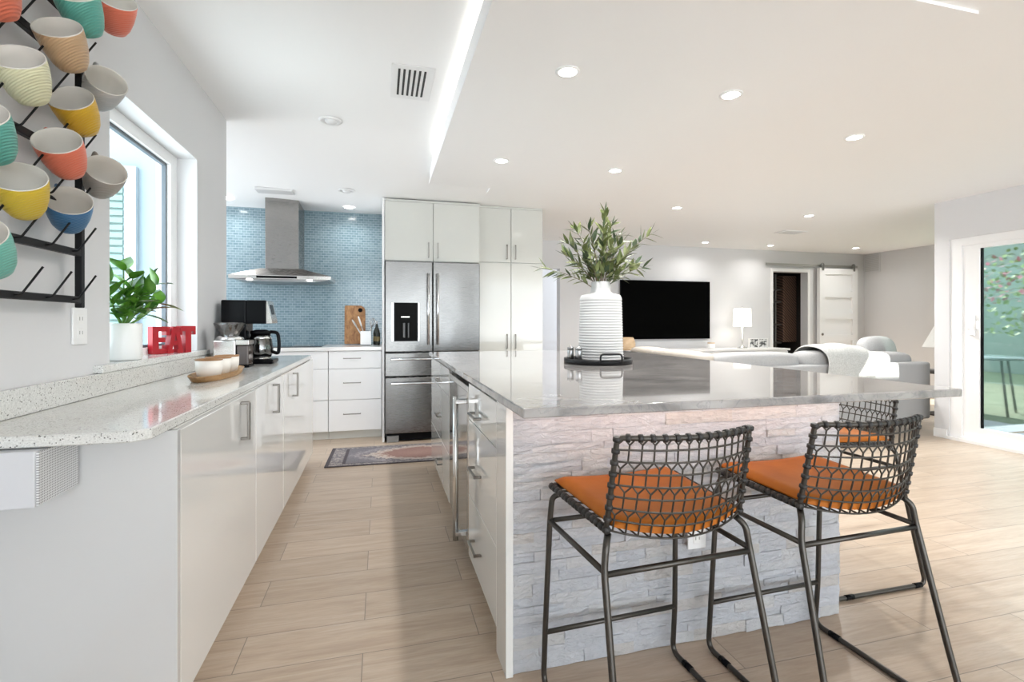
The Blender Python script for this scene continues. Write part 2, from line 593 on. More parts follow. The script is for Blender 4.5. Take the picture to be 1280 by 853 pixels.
# living room glass wall beyond it
bm = new()
box(bm, 5.61, 8.38, 3.70, 3.77, 2.06, ZC)
box(bm, 5.61, 8.38, 3.70, 3.77, 0.0, 0.06)
for x in (5.62, 6.95, 8.3):
    box(bm, x, x + 0.07, 3.70, 3.77, 0.06, 2.06)
w2 = struct('window_2', bm, M_trim)
bm = new(); box(bm, 5.69, 8.3, 3.73, 3.738, 0.06, 2.06); g = obj('glass_pane', bm, M_aqua, w2)

# closet beyond the door
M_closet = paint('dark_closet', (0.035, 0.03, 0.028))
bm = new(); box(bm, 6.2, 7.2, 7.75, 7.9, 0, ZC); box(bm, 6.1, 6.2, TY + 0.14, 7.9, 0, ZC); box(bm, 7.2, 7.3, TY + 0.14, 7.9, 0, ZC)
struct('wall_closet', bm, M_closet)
bm = new(); box(bm, 6.255, 6.305, TY - 0.012, TY, 0, 2.05); box(bm, 7.012, 7.06, TY - 0.012, TY, 0, 2.05); box(bm, 6.305, 7.012, TY - 0.012, TY, 2.0, 2.05)
struct('trim_1', bm, M_trim)

# window in the left wall: white frame set back in the recess
bm = new()
x0, x1 = -1.16, -1.10
box(bm, x0, x1, WY0, WY1, 2.0, WZ1); box(bm, x0, x1, WY0, WY1, 0.985, 1.02)
box(bm, x0, x1, WY0, WY0 + 0.05, 1.02, 2.0); box(bm, x0, x1, WY1 - 0.085, WY1, 1.02, 2.0)
w1 = struct('window_1', bm, M_trim)
bm = new()
for a in ((WY0 + 0.05, WY1 - 0.085, 1.985, 2.0), (WY0 + 0.05, WY1 - 0.085, 1.02, 1.032), (WY0 + 0.05, WY0 + 0.062, 1.032, 1.985), (WY1 - 0.1, WY1 - 0.085, 1.032, 1.985)):
    box(bm, -1.138, -1.118, *a)
obj('gasket', bm, mat('grey_gasket', (0.10, 0.12, 0.14), 0.5), w1)
bm = new(); box(bm, -1.132, -1.126, WY0 + 0.05, WY1 - 0.09, 1.02, 2.0); obj('glass_pane', bm, M_glass, w1)
sbx('trim_2', M_quartz, -1.10, -0.968, 2.11, 3.275, 0.958, 0.986, bevel=0.003)      # stone sill

# sliding door
bm = new()
for a in ((3.54, 3.64, 0.0, 1.96), (1.45, 1.55, 0.0, 1.96)):
    box(bm, 5.425, 5.53, *a)
box(bm, 5.425, 5.53, 1.55, 3.54, 1.885, 1.96); box(bm, 5.395, 5.53, 1.55, 3.54, 0.0, 0.045)
box(bm, 5.385, 5.41, 1.45, 3.66, 0.0, 0.03)
d1 = struct('door_1', bm, M_trim)
bm = new()
box(bm, 5.44, 5.485, 3.40, 3.54, 0.045, 1.885); box(bm, 5.44, 5.485, 1.55, 3.40, 0.045, 0.15); box(bm, 5.44, 5.485, 1.55, 3.40, 1.845, 1.885)
obj('sash', bm, M_trim, d1)
bm = new(); box(bm, 5.46, 5.466, 1.55, 3.40, 0.15, 1.845); obj('glass_pane', bm, glassmat('clear_door_glass', (0.96, 1, 0.99), 0.03), d1)
bm = new(); box(bm, 5.452, 5.474, 3.386, 3.402, 0.15, 1.845); obj('gasket', bm, M_black, d1)
bm = new(); box(bm, 5.415, 5.44, 3.43, 3.47, 1.02, 1.22, bevel=0.006); box(bm, 5.425, 5.44, 3.41, 3.50, 1.08, 1.16, bevel=0.004); obj('door_handle', bm, M_trim, d1)

# outside
M_deck = paint('white_deck', (0.36, 0.37, 0.41))
sbx('ground_patio', M_deck, 5.61, 7.0, -12, 3.70, -0.12, -0.02)
M_lawn = mat('short_lawn', (0.12, 0.16, 0.10), 0.9); setcol(M_lawn, ramp(M_lawn, noise(M_lawn, coords(M_lawn), 3, 4), [(0.3, (0.10, 0.14, 0.08)), (0.7, (0.17, 0.20, 0.13))]))
sbx('ground_lawn', M_lawn, 7.0, 20, -12, 9, -0.12, -0.022)
M_hedgewall = paint('aqua_stucco', (0.20, 0.265, 0.235))
sbx('wall_garden', M_hedgewall, 14.0, 14.2, -8, 9, -0.02, 3.3)
bm = new(); box(bm, 5.61, 6.53, 1.38, 1.5, 0, 2.5); box(bm, 5.61, 6.3, 2.2, 2.5, 0, 1.1)  # unseen walls added to narrow the sun shaft reaching the sofa
box(bm, 5.61, 9.5, -7.0, 1.38, 2.52, 2.65)  # overhead slab added to keep sun out of the right wall's opening
struct('wall_sun_blocker', bm, M_wall)
# pale blue outside wall of the house wing seen through the kitchen window
M_neigh = paint('pale_blue_siding', (0.235, 0.295, 0.33))
sbx('wall_exterior_wing', M_neigh, -3.2, -1.205, 3.42, 3.505, 0, 2.9)
M_outtrim = mat('pale_blue_frame', (0.30, 0.345, 0.37), 0.4)
bm = new()
for a in ((-2.2, -1.39, 1.99, 2.06), (-2.2, -1.39, 0.70, 0.76), (-1.45, -1.39, 0.76, 1.99), (-2.2, -2.14, 0.76, 1.99)):
    box(bm, a[0], a[1], 3.385, 3.419, a[2], a[3])
struct('window_3', bm, M_outtrim)
M_blind = mat('pale_green_blind', (0.16, 0.25, 0.23), 0.5)
bm = new(); box(bm, -2.14, -1.45, 3.412, 3.418, 0.76, 1.99)
for i in range(28):
    box(bm, -2.13, -1.46, 3.395, 3.411, 0.77 + i * 0.0435, 0.80 + i * 0.0435)
o = obj('window_blind', bm, M_blind); tag(o, 'pale green slatted blind in the window outside the kitchen window', 'blind')

# ------------------------------------------------------------------ handles
def bar_handle(name, parent, axis, c, length, out, proud=0.032, w=0.010):
    """flat bar pull. axis: direction of the bar ('x','y','z'); out: unit vector away from the front"""
    bm = new()
    A = {'x': Vector((1, 0, 0)), 'y': Vector((0, 1, 0)), 'z': Vector((0, 0, 1))}[axis]
    O = Vector(out); c = Vector(c)
    S = A.cross(O)
    def bb(a0, a1, o0, o1, s0, s1):
        lo = c + A * a0 + O * o0 + S * s0; hi = c + A * a1 + O * o1 + S * s1
        p = [min(lo[i], hi[i]) for i in range(3)]; q = [max(lo[i], hi[i]) for i in range(3)]
        box(bm, p[0], q[0], p[1], q[1], p[2], q[2], bevel=0.002, seg=1)
    h = length / 2
    bb(-h, h, proud - w, proud, -w / 2, w / 2)
    bb(-h, -h + w, 0, proud - w * 0.5, -w / 2, w / 2)
    bb(h - w, h, 0, proud - w * 0.5, -w / 2, w / 2)
    return obj(name, bm, M_nickel, parent)

# ------------------------------------------------------------------ window side counter and cabinets
LX = -0.535
CT = 0.878
bm = new()
pts = [(-0.996, 1.40), (-0.585, 1.40), (-0.552, 1.43), (-0.548, 4.36), (-0.996, 4.36)]
prism(bm, pts, 'z', CT - 0.028, CT)
bmesh.ops.bevel(bm, geom=[e for e in bm.edges], offset=0.003, segments=1, affect='EDGES')
o = obj('countertop', bm, M_quartz, origin=(-0.77, 2.9, CT - 0.028)); tag(o, 'long speckled grey quartz worktop under the window with a clipped corner', 'countertop')
bm = new(); box(bm, -0.998, -0.975, 1.30, 3.70, CT + 0.001, 0.957, bevel=0.002)
o = obj('backsplash', bm, M_quartz, origin=(-0.985, 2.5, CT + 0.001)); tag(o, 'low speckled quartz upstand along the wall behind the window worktop', 'backsplash')

def base_cab(name, label, y0, y1, hy, left_end=False):
    t = thing(name, label, 'cabinet', (-0.77, (y0 + y1) / 2, 0), group=None)
    bx('carcass', M_gloss, t, -0.99, LX - 0.021, y0, y1, 0.0 if left_end else 0.08, 0.848)
    bx('toe_kick', M_toe, t, -0.99, LX - 0.07, y0 + 0.002, y1, 0.001, 0.079)
    d = bx('door', M_gloss, t, LX - 0.02, LX, y0 + 0.002, y1 - 0.002, 0.081, 0.845, bevel=0.0015, seg=1)
    bar_handle('handle', d, 'z', (LX, hy, 0.753), 0.150, (1, 0, 0), 0.034, 0.011)
    return t
t = thing('base_cabinet', 'gloss white base cabinet with the nearest door under the window worktop', 'cabinet', (-0.77, 2.0, 0))
bx('carcass', M_gloss, t, -0.99, LX - 0.021, 1.565, 2.421, 0.08, 0.848)
bx('toe_kick', M_toe, t, -0.99, LX - 0.07, 1.565, 2.421, 0.001, 0.079)
bx('end_panel', mat('gloss_end_panel', (0.58, 0.585, 0.585), 0.06, spec=0.6, coat=1.0), t, -0.996, LX, 1.54, 1.564, 0.001, 0.848, bevel=0.0015, seg=1)
d = bx('door', M_gloss, t, LX - 0.02, LX, 1.566, 2.420, 0.081, 0.845, bevel=0.0015, seg=1)
bar_handle('handle', d, 'z', (LX, 2.175, 0.753), 0.152, (1, 0, 0), 0.034, 0.011)
base_cab('base_cabinet', 'gloss white base cabinet whose door is second from the near end of the window run', 2.424, 3.06, 2.777)
base_cab('base_cabinet', 'gloss white base cabinet at the far end of the window run below the coffee maker', 3.063, 4.34, 3.377)

# perforated white box under the overhang
t = thing('ventilation_box', 'white box with perforated side hung under the worktop overhang', 'vent box', (-0.87, 1.45, 0.72))
bx('body', mat('white_box_front', (0.60, 0.61, 0.64), 0.35), t, -0.996, -0.762, 1.372, 1.536, 0.718, 0.847, bevel=0.003)
m = mat('perforated_white', (0.72, 0.72, 0.74), 0.4)
T, N, L, b = nt(m)
vv = N.new('ShaderNodeTexVoronoi'); vv.inputs['Scale'].default_value = 170; vv.inputs['Randomness'].default_value = 0.0
L.new(coords(m, (0.0, 1, 1)), vv.inputs['Vector'])
setcol(m, ramp(m, vv.outputs['Distance'], [(0.28, (0.30, 0.30, 0.31)), (0.36, (0.76, 0.76, 0.77))]))
bx('perforated_grille', m, t, -0.762, -0.757, 1.378, 1.532, 0.722, 0.845)

# wall outlet under the mug rack
def outlet(label, c, axis):
    t = thing('wall_outlet', label, 'outlet', c)
    x, y, z = c
    if axis == 'x':
        bx('cover_plate', M_trim, t, x, x + 0.006, y - 0.042, y + 0.042, z - 0.062, z + 0.062, bevel=0.002)
        bm = new()
        for dz in (-0.024, 0.024):
            box(bm, x + 0.006, x + 0.0075, y - 0.018, y + 0.018, z + dz - 0.017, z + dz + 0.017, bevel=0.001, seg=1)
        s = obj('socket', bm, M_porc, t)
        for dz in (-0.024, 0.024):
            for dy in (-0.008, 0.008):
                bm = new(); box(bm, x + 0.0076, x + 0.008, y + dy - 0.0015, y + dy + 0.0015, z + dz - 0.004, z + dz + 0.008)
                obj('slot', bm, M_seam, s)
    else:
        bx('cover_plate', M_trim, t, x - 0.036, x + 0.036, y - 0.006, y, z - 0.057, z + 0.057, bevel=0.002)
        bm = new()
        for dz in (-0.022, 0.022):
            box(bm, x - 0.016, x + 0.016, y - 0.0075, y - 0.006, z + dz - 0.015, z + dz + 0.015, bevel=0.001, seg=1)
        s = obj('socket', bm, M_porc, t)
        for dz in (-0.022, 0.022):
            for dx in (-0.007, 0.007):
                bm = new(); box(bm, x + dx - 0.0015, x + dx + 0.0015, y - 0.008, y - 0.0076, z + dz - 0.003, z + dz + 0.008)
                obj('slot', bm, M_seam, s)
outlet('white double outlet on the left wall below the mug rack', (-0.999, 2.022, 1.129), 'x')

# ------------------------------------------------------------------ things on the sill
t = thing('potted_plant', 'glossy green plant in a white cylinder pot on the window sill', 'plant', (-1.035, 2.41, 0.987))
bm = new()
lathe(bm, [(0, 0), (0.062, 0), (0.066, 0.004), (0.066, 0.15), (0.064, 0.152), (0.060, 0.150), (0.060, 0.13), (0, 0.13)], (-1.035, 2.41, 0.987), 40)
obj('pot', bm, M_porc, t)
bm = new(); lathe(bm, [(0, 0), (0.059, 0)], (-1.035, 2.41, 1.122), 24); obj('soil', bm, mat('soil', (0.03, 0.022, 0.015), 0.9), t)
def leaf(bm, p, d, up, ln, wd, fold=0.15, n=5, droop=0.0):
    d = Vector(d).normalized(); up = Vector(up)
    s = d.cross(up)
    s = s.normalized() if s.length > 1e-4 else Vector((1, 0, 0))
    u = s.cross(d).normalized()
    rows = []
    for i in range(n + 1):
        q = i / n
        w = wd * math.sin(PI * (0.06 + 0.94 * q) ** 0.8) * 0.5 if i < n else 0.0005
        c = Vector(p) + d * ln * q - u * droop * q * q * ln
        rows.append([bm.verts.new(c + s * w + u * fold * w), bm.verts.new(c), bm.verts.new(c - s * w + u * fold * w)])
    for i in range(n):
        for k in range(2):
            f = bm.faces.new((rows[i][k], rows[i][k + 1], rows[i + 1][k + 1], rows[i + 1][k])); f.smooth = True
base = Vector((-1.035, 2.41, 1.12))
rnd = random.Random(3)
stems = [(-0.1, -0.6, 0.8, 0.17), (0.25, -0.15, 0.95, 0.18), (0.1, 0.75, 0.75, 0.22), (0.5, 0.3, 0.8, 0.19), (0.6, -0.5, 0.7, 0.15), (0.1, -0.2, 1.0, 0.21), (0.7, 0.9, 0.6, 0.16), (0.3, 0.5, 0.9, 0.12), (0.35, -0.7, 0.6, 0.13)]
bs, l1 = new(), new()
for i, (a, b_, c_, ln) in enumerate(stems):
    d = Vector((a, b_, c_)).normalized()
    pts = [base + d * ln * k / 5 + Vector((0, 0, 0.03)) * (k / 5) ** 2 for k in range(6)]
    tube(bs, pts, [0.006, 0.0055, 0.005, 0.004, 0.003, 0.002], 6)
    for k in range(2, 6):
        for sgn in (-1, 1):
            side = d.cross(Vector((0, 0, 1))).normalized() * sgn
            side = Matrix.Rotation(rnd.uniform(-0.9, 0.9) + (PI / 2 if k % 2 else 0), 3, d) @ side
            ld = (side * 0.9 + d * 0.75 + Vector((0, 0, 0.1))).normalized()
            p = pts[k]
            if p.x + ld.x * 0.09 < -1.095: ld.x = abs(ld.x)
            leaf(l1, p, ld, (0, 0, 1), rnd.uniform(0.075, 0.105), rnd.uniform(0.044, 0.058), 0.25, 7, 0.12)
obj('stem', bs, M_stemg, t)
M_zz = mat('zz_leaf', (0.075, 0.25, 0.03), 0.28)
setcol(M_zz, ramp(M_zz, noise(M_zz, coords(M_zz), 14, 2), [(0.35, (0.025, 0.11, 0.014)), (0.65, (0.15, 0.36, 0.04))]))
obj('foliage', l1, M_zz, t)

# EAT letters, the sign turned towards the room
t = thing('letter_sign', 'red block letter sign reading EAT on the window sill', 'sign', (-1.026, 2.895, 0.987), math.atan2(0.195, 0.123))
zh = 0.135
def letter(polys, x0, w, y0, y1):
    bm = new()
    for poly in polys:
        prism(bm, [(x0 + p[0] * w, p[1] * zh) for p in poly], 'y', y0, y1)
    return bm
Epoly = [[(0, 0), (0.36, 0), (0.36, 1), (0, 1)], [(0.36, 0), (1, 0), (1, 0.32), (0.80, 0.32), (0.80, 0.18), (0.36, 0.18)], [(0.36, 0.82), (0.80, 0.82), (0.80, 0.68), (1, 0.68), (1, 1), (0.36, 1)], [(0.36, 0.42), (0.74, 0.42), (0.74, 0.60), (0.36, 0.60)]]
Apoly = [[(0, 0), (0.36, 0), (0.36, 0.15), (0.30, 0.15), (0.60, 1), (0.34, 1), (0.06, 0.15), (0, 0.15)], [(0.62, 0), (1.0, 0), (1.0, 0.15), (0.95, 0.15), (0.72, 1), (0.46, 1), (0.68, 0.15), (0.62, 0.15)], [(0.32, 0.30), (0.72, 0.30), (0.68, 0.46), (0.36, 0.46)]]
Tpoly = [[(0.32, 0), (0.70, 0), (0.70, 0.82), (0.32, 0.82)], [(0, 0.82), (1, 0.82), (1, 1.02), (0, 1.02)], [(0, 0.68), (0.12, 0.68), (0.12, 0.82), (0, 0.82)], [(0.88, 0.68), (1, 0.68), (1, 0.82), (0.88, 0.82)]]
obj('letter', letter(Epoly, -0.116, 0.088, -0.016, 0.016), M_red, t, local=True)
obj('letter', letter(Apoly, -0.042, 0.084, -0.020, 0.012), M_red, t, local=True)
obj('letter', letter(Tpoly, 0.030, 0.086, -0.016, 0.016), M_red, t, local=True)

# ------------------------------------------------------------------ things on the window counter
# leaf shaped wooden tray with three white cups
t = thing('wooden_tray', 'pointed dark wooden tray holding three white bowls on the window worktop', 'tray', (-0.77, 2.73, CT + 0.001))
bm = new()
n = 24
outl = []
for i in range(n):
    a = 2 * PI * i / n
    ex = abs(math.cos(a)) ** 0.8 * (1 if math.cos(a) > 0 else -1)
    ey = abs(math.sin(a)) ** 1.15 * (1 if math.sin(a) > 0 else -1)
    outl.append((ex * 0.085, ey * 0.31))
rings = []
for (s, z) in ((0.0, 0.006), (0.80, 0.006), (1.0, 0.024), (1.0, 0.027), (0.88, 0.0), (0.0, 0.0)):
    if s == 0: rings.append([bm.verts.new((-0.77, 2.73, CT + 0.001 + z))])
    else: rings.append([bm.verts.new((-0.77 + x * s, 2.73 + y * (s * 0.9 + 0.1), CT + 0.001 + z)) for x, y in outl])
for A, B in zip(rings[:-1], rings[1:]):
    for k in range(n):
        k2 = (k + 1) % n
        if len(A) == 1: bm.faces.new((A[0], B[k], B[k2]))
        elif len(B) == 1: bm.faces.new((A[k], A[k2], B[0]))
        else: bm.faces.new((A[k], A[k2], B[k2], B[k]))
obj('dish', bm, M_trayw, t)
M_rim = mat('brown_rim', (0.30, 0.15, 0.06), 0.5)
M_cupw = mat('cup_white', (0.80, 0.77, 0.72), 0.4)
def cup(y, x, label):
    z = CT + 0.0085
    t = thing('bowl', label, 'bowl', (x, y, z), group='bowls on the wooden tray')
    bm = new(); lathe(bm, [(0, 0), (0.036, 0), (0.047, 0.010), (0.055, 0.040), (0.056, 0.083), (0.050, 0.083), (0.049, 0.042), (0.034, 0.014), (0, 0.012)], (x, y, z), 32)
    obj('body', bm, M_cupw, t)
    bm = new(); lathe(bm, [(0.0563, 0.080), (0.0565, 0.087), (0.0497, 0.087), (0.0497, 0.080)], (x, y, z), 32)
    obj('rim', bm, M_rim, t)
cup(2.595, -0.772, 'white bowl with brown rim at the near end of the wooden tray')
cup(2.735, -0.772, 'white bowl with brown rim in the middle of the wooden tray')
cup(2.875, -0.772, 'white bowl with brown rim at the far end of the tray beside the grinder')

# burr grinder
gx0, gx1, gy0, gy1 = -0.935, -0.745, 3.20, 3.33
t = thing('coffee_grinder', 'stainless coffee grinder with clear hopper beside the bowls', 'coffee grinder', ((gx0 + gx1) / 2, (gy0 + gy1) / 2, CT + 0.001))
M_ss = mat('satin_steel', (0.62, 0.60, 0.57), 0.25, 1.0)
bx('body', M_ss, t, gx0, -0.815, gy0, gy1, CT + 0.001, 1.04, bevel=0.008)
bx('top_cap', M_ss, t, -0.815, gx1, gy0 + 0.002, gy1 - 0.002, 1.012, 1.04, bevel=0.004)
bx('base', M_black, t, -0.815, gx1, gy0 + 0.002, gy1 - 0.002, CT + 0.001, CT + 0.014, bevel=0.003)
bx('grounds_bin', mat('smoked_plastic', (0.07, 0.055, 0.05), 0.1), t, -0.812, gx1 - 0.004, gy0 + 0.008, gy1 - 0.008, CT + 0.015, 1.010, bevel=0.008)
hc = ((gx0 + gx1) / 2 - 0.02, (gy0 + gy1) / 2, 1.04)
bm = new(); lathe(bm, [(0, 0), (0.074, 0), (0.072, 0.012), (0.060, 0.024), (0.050, 0.026), (0, 0.026)], hc, 28); obj('collar', bm, M_chrome, t)
bm = new(); lathe(bm, [(0.050, 0.026), (0.056, 0.045), (0.085, 0.092), (0.085, 0.098), (0.081, 0.098), (0.052, 0.046), (0.046, 0.03)], hc, 28); obj('hopper', bm, glassmat('clear_plastic', (0.72, 0.70, 0.70), 0.18, 0.05), t)
bm = new(); lathe(bm, [(0, 0.03), (0.046, 0.031), (0.052, 0.05), (0.058, 0.058), (0, 0.062)], hc, 24); obj('coffee_beans', bm, mat('coffee_beans', (0.06, 0.03, 0.015), 0.5), t)
bm = new(); lathe(bm, [(0, 0.106), (0.05, 0.104), (0.086, 0.099), (0.086, 0.0975), (0, 0.0975)], hc, 28); obj('lid', bm, glassmat('clear_lid', (0.6, 0.58, 0.58), 0.2, 0.08), t)

# coffee maker, front facing the kitchen aisle
cx0, cx1, cy0, cy1 = -0.965, -0.675, 3.46, 3.64
t = thing('coffee_maker', 'black and steel drip coffee maker with glass carafe on the window worktop', 'coffee maker', (-0.82, 3.55, CT + 0.001))
bx('reservoir', M_black, t, cx0, -0.822, cy0, cy1, CT + 0.03, 1.285, bevel=0.008)
bx('brew_head', M_black, t, -0.823, -0.705, cy0, cy1, 1.135, 1.285, bevel=0.006)
fp = new(); prism(fp, [(-0.705, 1.278), (-0.698, 1.28), (-0.672, 1.15), (-0.672, 1.138), (-0.705, 1.138)], 'y', cy0 + 0.004, cy1 - 0.004)
fr = obj('control_panel', fp, M_ss, t)
bm = new(); prism(bm, [(-0.6925, 1.258), (-0.6912, 1.258), (-0.6795, 1.195), (-0.681, 1.195)], 'y', cy0 + 0.05, cy1 - 0.05); obj('display', bm, M_black, fr)
bx('base', M_black, t, cx0, -0.665, cy0, cy1, CT + 0.001, CT + 0.03, bevel=0.008)
bm = new(); lathe(bm, [(0, 0), (0.062, 0), (0.064, 0.004), (0.06, 0.010), (0, 0.010)], (-0.755, 3.55, CT + 0.03), 28); obj('hot_plate', bm, M_ss, t)
cc = (-0.755, 3.55, CT + 0.041)
bm = new(); lathe(bm, [(0, 0), (0.060, 0.0), (0.072, 0.03), (0.074, 0.06), (0.062, 0.12), (0.056, 0.15), (0.054, 0.15), (0.060, 0.12), (0.072, 0.06), (0.070, 0.03), (0.058, 0.003), (0, 0.003)], cc, 32)
cf = obj('carafe', bm, glassmat('carafe_glass', (0.30, 0.30, 0.31), 0.22, 0.02), t)
bm = new(); lathe(bm, [(0.0565, 0.148), (0.062, 0.150), (0.062, 0.168), (0.03, 0.178), (0, 0.178)], cc, 28); obj('lid', bm, M_black, cf)
bm = new(); lathe(bm, [(0.0660, 0.118), (0.0672, 0.119), (0.0625, 0.134), (0.061, 0.134)], cc, 28); obj('band', bm, M_chrome, cf)
bm = new(); tube(bm, fillet([(-0.700, 3.55, CT + 0.205), (-0.655, 3.552, CT + 0.20), (-0.645, 3.553, CT + 0.13), (-0.650, 3.552, CT + 0.06), (-0.688, 3.55, CT + 0.075)], 0.03), 0.011, 8); obj('handle', bm, M_black, cf)

# ------------------------------------------------------------------ mug rack on the left wall
t = thing('mug_rack', 'black metal wall rack with upturned hooks full of coloured mugs', 'mug rack', (-0.97, 1.6, 1.2))
BARS = [1.215, 1.368, 1.520, 1.668, 1.815, 1.965, 2.112, 2.26]
HY = [1.36, 1.49, 1.62, 1.75, 1.88]
bm = new(); box(bm, -0.999, -0.966, 1.931, 1.945, 1.665, 1.695); box(bm, -0.965, -0.945, 1.930, 1.950, 1.19, 2.44, bevel=0.002, seg=1); obj('post', bm, M_blackmet, t)
bm = new(); box(bm, -0.999, -0.945, 0.93, 0.95, 1.19, 2.44, bevel=0.002, seg=1); obj('post', bm, M_blackmet, t)
for z in BARS:
    bm = new(); box(bm, -0.962, -0.944, 0.95, 1.930, z - 0.011, z + 0.011, bevel=0.002, seg=1)
    b_ = obj('rail', bm, M_blackmet, t)
    for y in HY:
        bm = new(); tube(bm, fillet([(-0.946, y, z), (-0.930, y + 0.001, z + 0.001), (-0.886, y + 0.010, z + 0.078)], 0.010), 0.0030, 6); obj('hook', bm, M_blackmet, b_)
MUG = {'teal': (0.10, 0.36, 0.30), 'coral': (0.70, 0.17, 0.10), 'tan': (0.50, 0.33, 0.19), 'cream': (0.70, 0.68, 0.46), 'grey': (0.46, 0.46, 0.46),
       'mustard': (0.60, 0.36, 0.025), 'taupe': (0.35, 0.31, 0.27), 'yellow': (0.66, 0.46, 0.04), 'blue': (0.045, 0.155, 0.32), 'mint': (0.16, 0.46, 0.38)}
MM = {k: mugmat(k + '_mug_glaze', v) for k, v in MUG.items()}
def mug(col, rimc, ax, label):
    bm = new()
    prof = [(0, -0.098), (0.022, -0.098), (0.031, -0.094), (0.040, -0.078), (0.0475, -0.052), (0.0515, -0.025), (0.0525, -0.002), (0.0515, 0.0), (0.0495, -0.002), (0.0485, -0.025), (0.0445, -0.052), (0.037, -0.078), (0.028, -0.090), (0, -0.092)]
    mi = [0] * 6 + [1] * 7
    lathe(bm, [(r * 1.08, z * 1.2) for r, z in prof], (0, 0, 0), 40, mi=mi)
    a = Vector((ax[0] * 1.3, ax[1] * 1.3, ax[2] * 0.80)).normalized()
    h = Vector((-0.55, 0.45, 0.55)); h = (h - a * h.dot(a)).normalized()
    s = a.cross(h)
    Mx = Matrix(((h.x, s.x, a.x), (h.y, s.y, a.y), (h.z, s.z, a.z)))
    me = bpy.data.meshes.new('mug'); bmesh.ops.recalc_face_normals(bm, faces=bm.faces); bm.to_mesh(me); bm.free()
    me.materials.append(MM[col]); me.materials.append(M_mugin)
    o = bpy.data.objects.new('mug', me); C.objects.link(o)
    o.location = rimc; o.rotation_euler = Mx.to_euler()
    tag(o, label, 'mug', 'mugs on the wall rack')
    bm = new(); tube(bm, fillet([(0.054, 0, -0.020), (0.084, 0, -0.018), (0.088, 0, -0.068), (0.049, 0, -0.078)], 0.022), 0.0055, 8)
    hd = obj('handle', bm, MM[col], None, local=True); hd.parent = o
mug('tan', (-0.856, 1.632, 1.951), (0.05, -0.62, 0.78), 'tan brown mug with chevron relief in the upper part of the rack')
mug('blue', (-0.891, 1.755, 1.504), (0.3, -0.6, 0.74), 'blue textured mug, the only blue one on the wall rack')
mug('mustard', (-0.881, 1.742, 1.802), (0.05, -0.68, 0.73), 'dark mustard mug hanging between the tan mug and the coral mug')
mug('coral', (-0.869, 1.656, 1.648), (0.1, -0.65, 0.75), 'coral red mug below the mustard mug in the middle of the rack')
mug('cream', (-0.865, 1.49, 1.795), (0.1, -0.6, 0.79), 'pale cream yellow mug left of the mustard mug on the rack')
mug('yellow', (-0.861, 1.489, 1.501), (0.2, -0.55, 0.8), 'bright yellow mug left of the blue mug low on the rack')
mug('grey', (-0.851, 1.879, 1.922), (0.5, -0.62, 0.60), 'grey mug on the right side of the rack above the window corner')
mug('taupe', (-0.853, 1.880, 1.634), (0.45, -0.62, 0.64), 'taupe mug on the right side of the rack below the grey mug')
mug('teal', (-0.845, 1.690, 2.085), (0.05, -0.62, 0.78), 'teal green mug cut by the top edge beside a coral mug')
mug('coral', (-0.835, 1.900, 2.200), (0.3, -0.60, 0.74), 'coral mug at the top right of the rack beside the teal mug')
mug('teal', (-0.86, 1.355, 1.60), (0.1, -0.6, 0.79), 'teal mug cut by the left edge of the photo at mid height')
mug('mint', (-0.86, 1.352, 1.335), (0.1, -0.6, 0.79), 'mint green mug hanging lowest on the left edge of the rack')
mug('coral', (-0.862, 1.372, 1.945), (0.1, -0.6, 0.79), 'coral mug cut by the upper left edge of the photo')
mug('cream', (-0.87, 1.50, 2.105), (0.1, -0.6, 0.79), 'cream mug at the very top of the rack left of the teal one')

# ------------------------------------------------------------------ back kitchen run
BYF = 5.12
def drawer_unit(name, label, x0, x1, handles=True, hx=None):
    t = thing(name, label, 'cabinet', ((x0 + x1) / 2, 5.4, 0))
    bx('carcass', M_satin, t, x0, x1, BYF + 0.021, 5.715, 0.08, 0.868)
    bx('toe_kick', M_toe, t, x0, x1, BYF + 0.055, 5.715, 0.001, 0.079)
    for (a, c) in ((0.086, 0.386), (0.391, 0.690), (0.695, 0.864)):
        d = bx('drawer', M_satin, t, x0 + 0.002, x1 - 0.002, BYF, BYF + 0.02, a, c, bevel=0.001, seg=1)
        if handles: bar_handle('handle', d, 'x', (hx or (x0 + x1) / 2, BYF, (a + c) / 2 + 0.015), 0.165, (0, -1, 0), 0.03, 0.008)
    return t
drawer_unit('drawer_cabinet', 'white three drawer base cabinet left of the refrigerator', -0.491, 0.008, hx=-0.272)
drawer_unit('drawer_cabinet', 'white drawer base cabinet under the cooktop with plain fronts', -1.392, -0.494, handles=True, hx=-1.0)
bx_ = new(); box(bx_, -2.0, -1.395, BYF, 5.715, 0.001, 0.868)
o = obj('corner_cabinet', bx_, M_satin, origin=(-1.7, 5.4, 0.001)); tag(o, 'plain white corner cabinet left of the cooktop cabinet', 'cabinet')
bm = new(); box(bm, -2.0, 0.009, BYF - 0.022, 5.718, 0.870, 0.905, bevel=0.003)
o = obj('countertop', bm, mat('white_quartz', (0.80, 0.79, 0.77), 0.1), origin=(-1.0, 5.4, 0.87)); tag(o, 'white worktop below the blue mosaic wall', 'countertop')
t = thing('cooktop', 'black glass cooktop set in the white worktop under the hood', 'cooktop', (-1.0, 5.43, 0.906))
bx('glass_top', mat('black_glass', (0.02, 0.02, 0.022), 0.05), t, -1.37, -0.56, 5.20, 5.66, 0.9055, 0.912, bevel=0.002)
bm = new()
for (x, y, r) in ((-1.18, 5.31, 0.09), (-0.76, 5.31, 0.08), (-1.18, 5.54, 0.075), (-0.76, 5.54, 0.1)):
    lathe(bm, [(r, 0), (r, 0.0006), (r - 0.006, 0.0006), (r - 0.006, 0)], (x, y, 0.9122), 28)
obj('burner_ring', bm, mat('grey_print', (0.25, 0.25, 0.25), 0.3), t)

